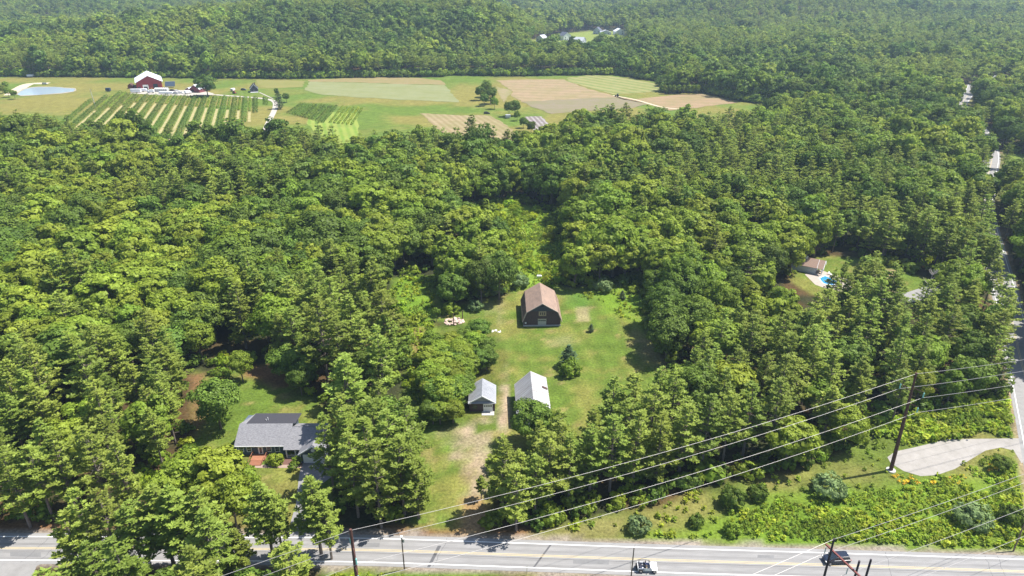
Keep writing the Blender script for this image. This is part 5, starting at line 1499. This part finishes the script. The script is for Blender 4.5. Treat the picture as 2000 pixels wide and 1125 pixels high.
# three pole structure at lower right
Q = Vector((48.4, 77.5, 0))
e = empty('pole_structure', Q, 0, 'three dark poles joined by a red-brown crossarm at the lower right edge', 'power pole')
for off, H in (((0, 0), 20.3), ((2.3, -3.6), 19.6), ((4.0, -3.5), 19.8)):
    MB().tube([(off[0]*1.0, off[1], -.5), (off[0], off[1], H)], [.24, .15], 8).build('pole', mat('dark_bluish_pole', (.045, .035, .05), .8, noise=.2), e)
c0, c1 = Vector((-.5, 1.2, 18.0)), Vector((2.9, -7.5, 18.0))
d_ = (c1 - c0).normalized(); s_ = Vector((-d_.y, d_.x, 0)) * .13
for sg in (-1, 1):
    o_ = s_ * sg * 2.0
    MB().slab(tuple(c0 - s_ + o_), tuple(c1 - s_ + o_), tuple(c1 + s_ + o_), tuple(c0 + s_ + o_), .22).build('crossarm', browna, e) if sg > 0 else None
MB().tube([(0, 0, 15.6), tuple(c0.lerp(c1, .30) - Vector((0, 0, .3)))], .05, 5).build('brace', browna, e)
for f_ in (.04, .5, .96):
    p0 = c0.lerp(c1, f_); MB().tube([p0 - Vector((0, 0, .25)), p0 - Vector((0, 0, 1.5))], .085, 8).build('insulator', mat('grey_insulator', (.6, .62, .64), .3), e)
D2 = Vector((.924, .382, 0))
starts = [('rear', Q + c0.lerp(c1, .04) - Vector((0, 0, 1.5))), ('top', Q + Vector((0, 0, 20.2))), ('middle', Q + c0.lerp(c1, .5) - Vector((0, 0, 1.5))), ('front', Q + c0.lerp(c1, .96) - Vector((0, 0, 1.5)))]
for nm_, s0 in starts:
    wire(s0, s0 + D2 * 110, 1.8, '%s wire of the lower right line rising to the right frame edge' % nm_, .026)
    wire(s0, s0 - D2 * 110, 2.0, '%s wire of the lower right line falling to the bottom frame edge' % nm_, .026)
# small poles
def smallpole(px, py, H, r_, label, m_=wood, lean=(0, 0), top=None, name='utility_pole'):
    p_ = at(px, py); e = empty(name, p_, 0, label, 'pole')
    MB().tube([(0,0,-.4),(lean[0],lean[1],H)], [r_, r_*.75], 8).build('pole_shaft', m_, e)
    if top == 'lamp':
        MB().box(-.16, .16, -.35, .1, H-.1, H+.12).build('lamp_head', whitep, e)
        MB().tube([(0,0,H-.3),(0,-.3,H)], .03, 5).build('bracket', chrome, e)
        MB().cyl((.32, 0, H-.9), (0,0,1), .22, .75, 10).build('transformer', conc, e)
    if top == 'arm':
        MB().box(-.7, .7, -.06, .06, H-.6, H-.48).build('crossarm', wood, e)
    return e
smallpole(790, 1113, 8.0, .13, 'slim dark pole with a white lamp head beside the near road edge', top='lamp')
smallpole(1232, 1133, 7.6, .12, 'plain slim dark pole in front of the white off-roader')
smallpole(1979, 1077, 7.0, .14, 'leaning brown wooden pole in the weeds at the right edge', lean=(.5, .6), m_=mat('brown_pole', (.2, .14, .1), .9))
smallpole(1966, 776, 6.0, .13, 'short wooden pole with small crossarm on the side road verge', lean=(.4, 0), top='arm', m_=MATS['brown_pole'])
smallpole(1029, 1123, 2.2, .05, 'thin metal marker post on the near verge', m_=chrome, name='marker_post')
smallpole(186, 207, 13, .22, 'pale utility pole among the berry rows', m_=mat('grey_pole', (.45, .44, .42), .9), lean=(-.8, 0), top='arm')
smallpole(1660, 838, 7, .1, 'pale slim post at the forest edge above the meadow', m_=MATS['grey_pole'])
p_ = at(1938, 742)

# ------------------------------------------------------------------ the farm
def win_row(e, xs_, z, w, h, m=None, y=-.04):
    for x in xs_: MB().box(x-w/2, x+w/2, y-.06, y+.02, z, z+h).build('window', m or glass, e)
p_ = at(293.5, 174.5); e = gable_house('red_barn', p_, 20.5, 34, 6.6, 11.8, redw, whiteroof, 'large red barn with white metal roof at the head of the berry rows', 'barn', R(27), .9, trim=whiteroof)
d = MB().box(-5.4, -.9, -.1, .02, 0, 4.2).build('barn_door', whitep, e); MB().box(-4.6, -1.7, -.15, -.08, .3, 2.6).build('dark_opening_panel', flatr, d)  # solid dark panel on the door, coloured as a shaded interior
MB().box(3.0, 6.6, -.1, .02, 0, 4.4).build('dark_bay_panel', flatr, e)  # no hole in the wall: dark panel paints the bay's inner shade
MB().box(-9.4, -7.2, -.1, .02, 1.2, 2.6).build('window', glass, e)
p_ = at(381, 181); e = gable_house('red_shed', (p_.x, p_.y, 0), 10, 13, 3.2, 6.6, mat('dark_red_siding', (.19, .05, .06), .85), whiteroof, 'dark red shed with white roof tucked beside the big round farm tree', 'shed', R(-18), .4)
MB().box(-3.5, -1, -.1, .02, 0, 2.5).build('door', flatr, e)
p_ = at(369, 179.5); gable_house('white_lean_to', (p_.x, p_.y - 1, 0), 5, 7, 2.4, 3.6, mat('dark_red_siding', (.19, .05, .06)), whiteroof, 'low white-roofed lean-to left of the dark red shed', 'shed', R(-10), .3)
p_ = at(497, 180.5); e = gable_house('farm_cottage', p_, 6.6, 9, 3.2, 6.8, mat('charcoal_siding', (.09, .085, .11), .9), flatr, 'small charcoal cottage with white gable trim right of the farm yard', 'cottage', R(20), .3, trim=whitep)
win_row(e, (-1.6, 1.6), 1.2, .9, 1.3); win_row(e, (0,), 3.9, .8, 1)
MB().box(-3.2, 3.2, -1.8, -.02, -.05, .4).build('porch', whitep, e)
MB().box(.9, 1.5, 5, 5.6, 5.5, 7.8).build('chimney', barnwood, e)
p_ = at(255, 173); e = gable_house('dark_red_hut', p_, 4.2, 5, 2.4, 4.2, mat('dark_red_siding', (.19, .05, .06)), roofrust, 'tiny dark red hut left of the red barn', 'hut', R(10), .3)
win_row(e, (0,), 1.1, .9, .9)
p_ = at(333, 171); e = empty('solar_rack', p_, R(14), 'tilted dark panel rack behind the farm yard', 'solar rack')
MB().slab((-4.2, -1.6, 1.2), (4.2, -1.6, 1.2), (4.2, 2.4, 5.0), (-4.2, 2.4, 5.0), .15).build('panel', mat('panel_glass', (.05, .07, .10), .2), e)
for x_ in (-3.5, 3.5): MB().tube([(x_, .4, 0), (x_, .4, 3.0)], .12, 6).build('leg', conc, e)
MB().box(-4.25, 4.25, 2.4, 2.5, 4.85, 5.1).build('rim', whitep, e)
p_ = at(318, 179); e = empty('netted_cage', p_, 0, 'pale framed poly tunnel in front of the red barn', 'poly tunnel')
for i in range(7):
    MB().tube([(i*1.8-6, -2.2, 0), (i*1.8-6, -2.2, 2.6), (i*1.8-6, 0, 3.6), (i*1.8-6, 2.2, 2.6), (i*1.8-6, 2.2, 0)], .07, 5).build('hoop', whitep, e)
MB().extrude_x([(-2.1, .05), (2.1, .05), (2.1, 2.5), (0, 3.45), (-2.1, 2.5)], -6, 4.8).build('cover', mat('grey_netting', (.42, .43, .42), .8, noise=.15, scale=1), e)
def box_trailer(px, py, L, H, m_, rz, label, name='trailer', cat='trailer'):
    e = empty(name, at(px, py), rz, label, cat)
    MB().box(-L/2, L/2, -1.2, 1.2, .7, H).build('box_body', m_, e, .08)
    MB().box(-L/2-.02, -L/2+.05, -1.0, 1.0, .8, H-.2).build('rear_door', conc, e)
    MB().box(L/2, L/2+1.0, -.08, .08, .6, .75).build('drawbar', blackp, e)
    wheels(e, (-.5, .5), 1.05, .38)
    return e
def truck(px, py, rz, m_, label, L=6.2):
    e = empty('truck', at(px, py), rz, label, 'truck')
    MB().box(-L/2, L/2-1.9, -1.15, 1.15, .95, 2.9).build('cargo_box', m_, e, .06)
    lofty([(L/2-1.8, 1.0, .6, 2.3), (L/2-1.1, 1.0, .6, 2.25), (L/2-.55, .98, .6, 1.35), (L/2, .92, .6, 1.15)], 'cab', m_, e, .06)
    MB().slab((L/2-1.08, -.85, 2.2), (L/2-.56, -.85, 1.42), (L/2-.56, .85, 1.42), (L/2-1.08, .85, 2.2), -.03).build('windscreen', glass, e)
    for y_ in (-.7, .7): MB().box(L/2-.05, L/2+.02, y_-.15, y_+.15, .8, .95).build('headlight', lightm, e)
    wheels(e, (-L/2+1.2, L/2-1.0), 1.0, .45)
    return e
def tractor(px, py, rz, m_, label):
    e = empty('tractor', at(px, py), rz, label, 'tractor')
    lofty([(0, .4, .8, 1.5), (1.5, .38, .8, 1.45), (1.9, .3, .8, 1.3)], 'hood', m_, e, .05)
    MB().box(-1.1, 0, -.5, .5, .7, 1.2).build('chassis', m_, e)
    MB().box(-1.0, .1, -.55, .55, 1.2, 2.5).build('cab_glass', glass, e); MB().box(-1.1, .2, -.65, .65, 2.5, 2.62).build('cab_roof', m_, e)
    MB().tube([(1.0, .2, 1.4), (1.0, .2, 2.2)], .05, 6).build('exhaust', blackp, e)
    for y_ in (-.75, .75):
        MB().cyl((-.7, y_, .8), (0, 1, 0), .8, .4, 14).build('rear_wheel', black, e); MB().cyl((1.4, y_*.85, .45), (0, 1, 0), .45, .28, 12).build('front_wheel', black, e)
    return e
box_trailer(266, 181, 8.5, 3.2, whitec, R(4), 'long white box trailer parked left in the farm yard')
truck(284, 179.5, R(10), whitec, 'white box truck in front of the red barn door')
truck(295, 182, R(190), whitec, 'second white truck just right of the first in the farm yard', 5.6)
box_trailer(325, 184, 12, 2.2, whitec, R(-3), 'low white trailer along the front of the farm yard')
suv(at(343, 184), R(5), silver, 'silver car parked at the front of the farm yard', group=None)
suv(at(353, 183), R(12), whitec, 'white car parked right of the silver one in the farm yard')
suv(at(335, 178), R(160), navy, 'dark car parked behind the silver one in the farm yard')
truck(368, 183, R(60), whitec, 'white truck parked beside the dark red shed')
suv(at(346, 179), R(40), whitec, 'white car parked in the second rank of the farm yard')
tractor(298, 178, R(70), mat('yellow_machine', (.6, .38, .08), .5), 'yellow tractor standing beside the white trucks')
tractor(458, 183, R(-30), redc, 'red tractor parked on the grass left of the charcoal cottage')
box_trailer(455, 178, 4, 2.4, whitec, R(80), 'small white trailer on the grass behind the red tractor')
suv(at(476, 176.5), R(0), navy, 'dark car parked on the grass left of the charcoal cottage')
suv(at(951, 222.5), R(8), mat('dark_green_paint', (.02, .04, .03), .3), 'dark car parked in the field beside the tan tilled plot')
tractor(1205, 189, R(160), mat('dark_machine', (.05, .05, .06), .5), 'dark tractor on the corner where the brown fields meet')
suv(at(88, 165), R(0), silver, 'grey car parked on the sandy track behind the pond')
box_trailer(212, 179, 3.6, 3.2, mat('navy_box', (.03, .05, .09), .5), R(0), 'dark blue box trailer left of the berry rows')
box_trailer(60, 150.5, 6, 2.4, whitec, R(0), 'white trailer at the tree line far left beyond the pond')
box_trailer(992, 231, 3.5, 2.6, mat('grey_box', (.4, .42, .45), .5), R(20), 'grey box trailer under the trees by the mulched rows')

# ------------------------------------------------------------------ far houses
def far_house(px, py, w, L, he, hr, wallm, roofm, rz, label, name='house'):
    w, L, he, hr = w * 1.25, L * 1.2, he * 1.2, hr * 1.2
    p_ = at_terrain(px, py)
    e = gable_house(name, (p_.x, p_.y, p_.z - .3), w, L, he, hr, wallm, roofm, label, 'house', rz, .4)
    for x_ in (-w/4, w/4): MB().box(x_-.6, x_+.6, -.1, .02, 1.3, 2.8).build('window', glass, e)
    if he > 4.5:
        for x_ in (-w/4, w/4): MB().box(x_-.6, x_+.6, -.1, .02, 4.0, 5.3).build('window', glass, e)
    MB().box(-.55, .55, -.1, .02, .2, 2.4).build('door', roofm, e)
    return e
gry = mat('grey_blue_siding', (.38, .41, .47), .8); dkr = mat('dark_blue_roof', (.10, .11, .15), .9)
far_house(1108, 79, 10, 12, 5.6, 9.5, whitep, dkr, R(25), 'largest distant white house with dark roof on a bright lawn')
far_house(1054, 84, 9, 11, 4.8, 8.5, gry, mat('pale_roof', (.4,.42,.46), .8), R(-30), 'distant grey-blue house leftmost of the hamlet')
far_house(1141, 87, 10, 12, 4.5, 8, gry, MATS['pale_roof'], R(60), 'distant pale grey house below the others, half behind trees')
far_house(1165, 67, 9, 11, 5.2, 9, gry, dkr, R(-20), 'distant grey gabled house at the top centre of the hamlet')
far_house(1183, 68, 14, 9, 3.2, 6, gry, MATS['pale_roof'], R(0), 'distant long low grey house in the hamlet')
far_house(1211, 68, 12, 12, 4.5, 8, whitep, whiteroof, R(10), 'distant white house rightmost of the hamlet')
far_house(1422, 69, 12, 9, 3.4, 5.6, whitep, whiteroof, R(0), 'distant low white house in the gap right of the hamlet')
far_house(1640, 48, 16, 9, 3.2, 5.4, whitep, whiteroof, R(5), 'distant low white building high up at the right')
far_house(1944, 161, 9, 7, 3.0, 5.0, whitep, mat('grey_far_roof', (.35,.36,.38), .8), R(5), 'small white house on a bright lawn near the right edge', 'cottage')

# ------------------------------------------------------------------ air
b = MB(); b.box(-7100, 7100, -700, 7100, -2.0, 130)
hz = b.build('haze', None); tag(hz, kind='stuff')
hm = bpy.data.materials.new('haze_air'); hm.use_nodes = True; n = hm.node_tree.nodes; n.clear()
o_ = n.new('ShaderNodeOutputMaterial'); v_ = n.new('ShaderNodeVolumePrincipled')
v_.inputs['Color'].default_value = (.60, .80, 1.0, 1); v_.inputs['Density'].default_value = HAZE; v_.inputs['Anisotropy'].default_value = .2
hm.node_tree.links.new(v_.outputs[0], o_.inputs['Volume'])
hz.data.materials.append(hm)
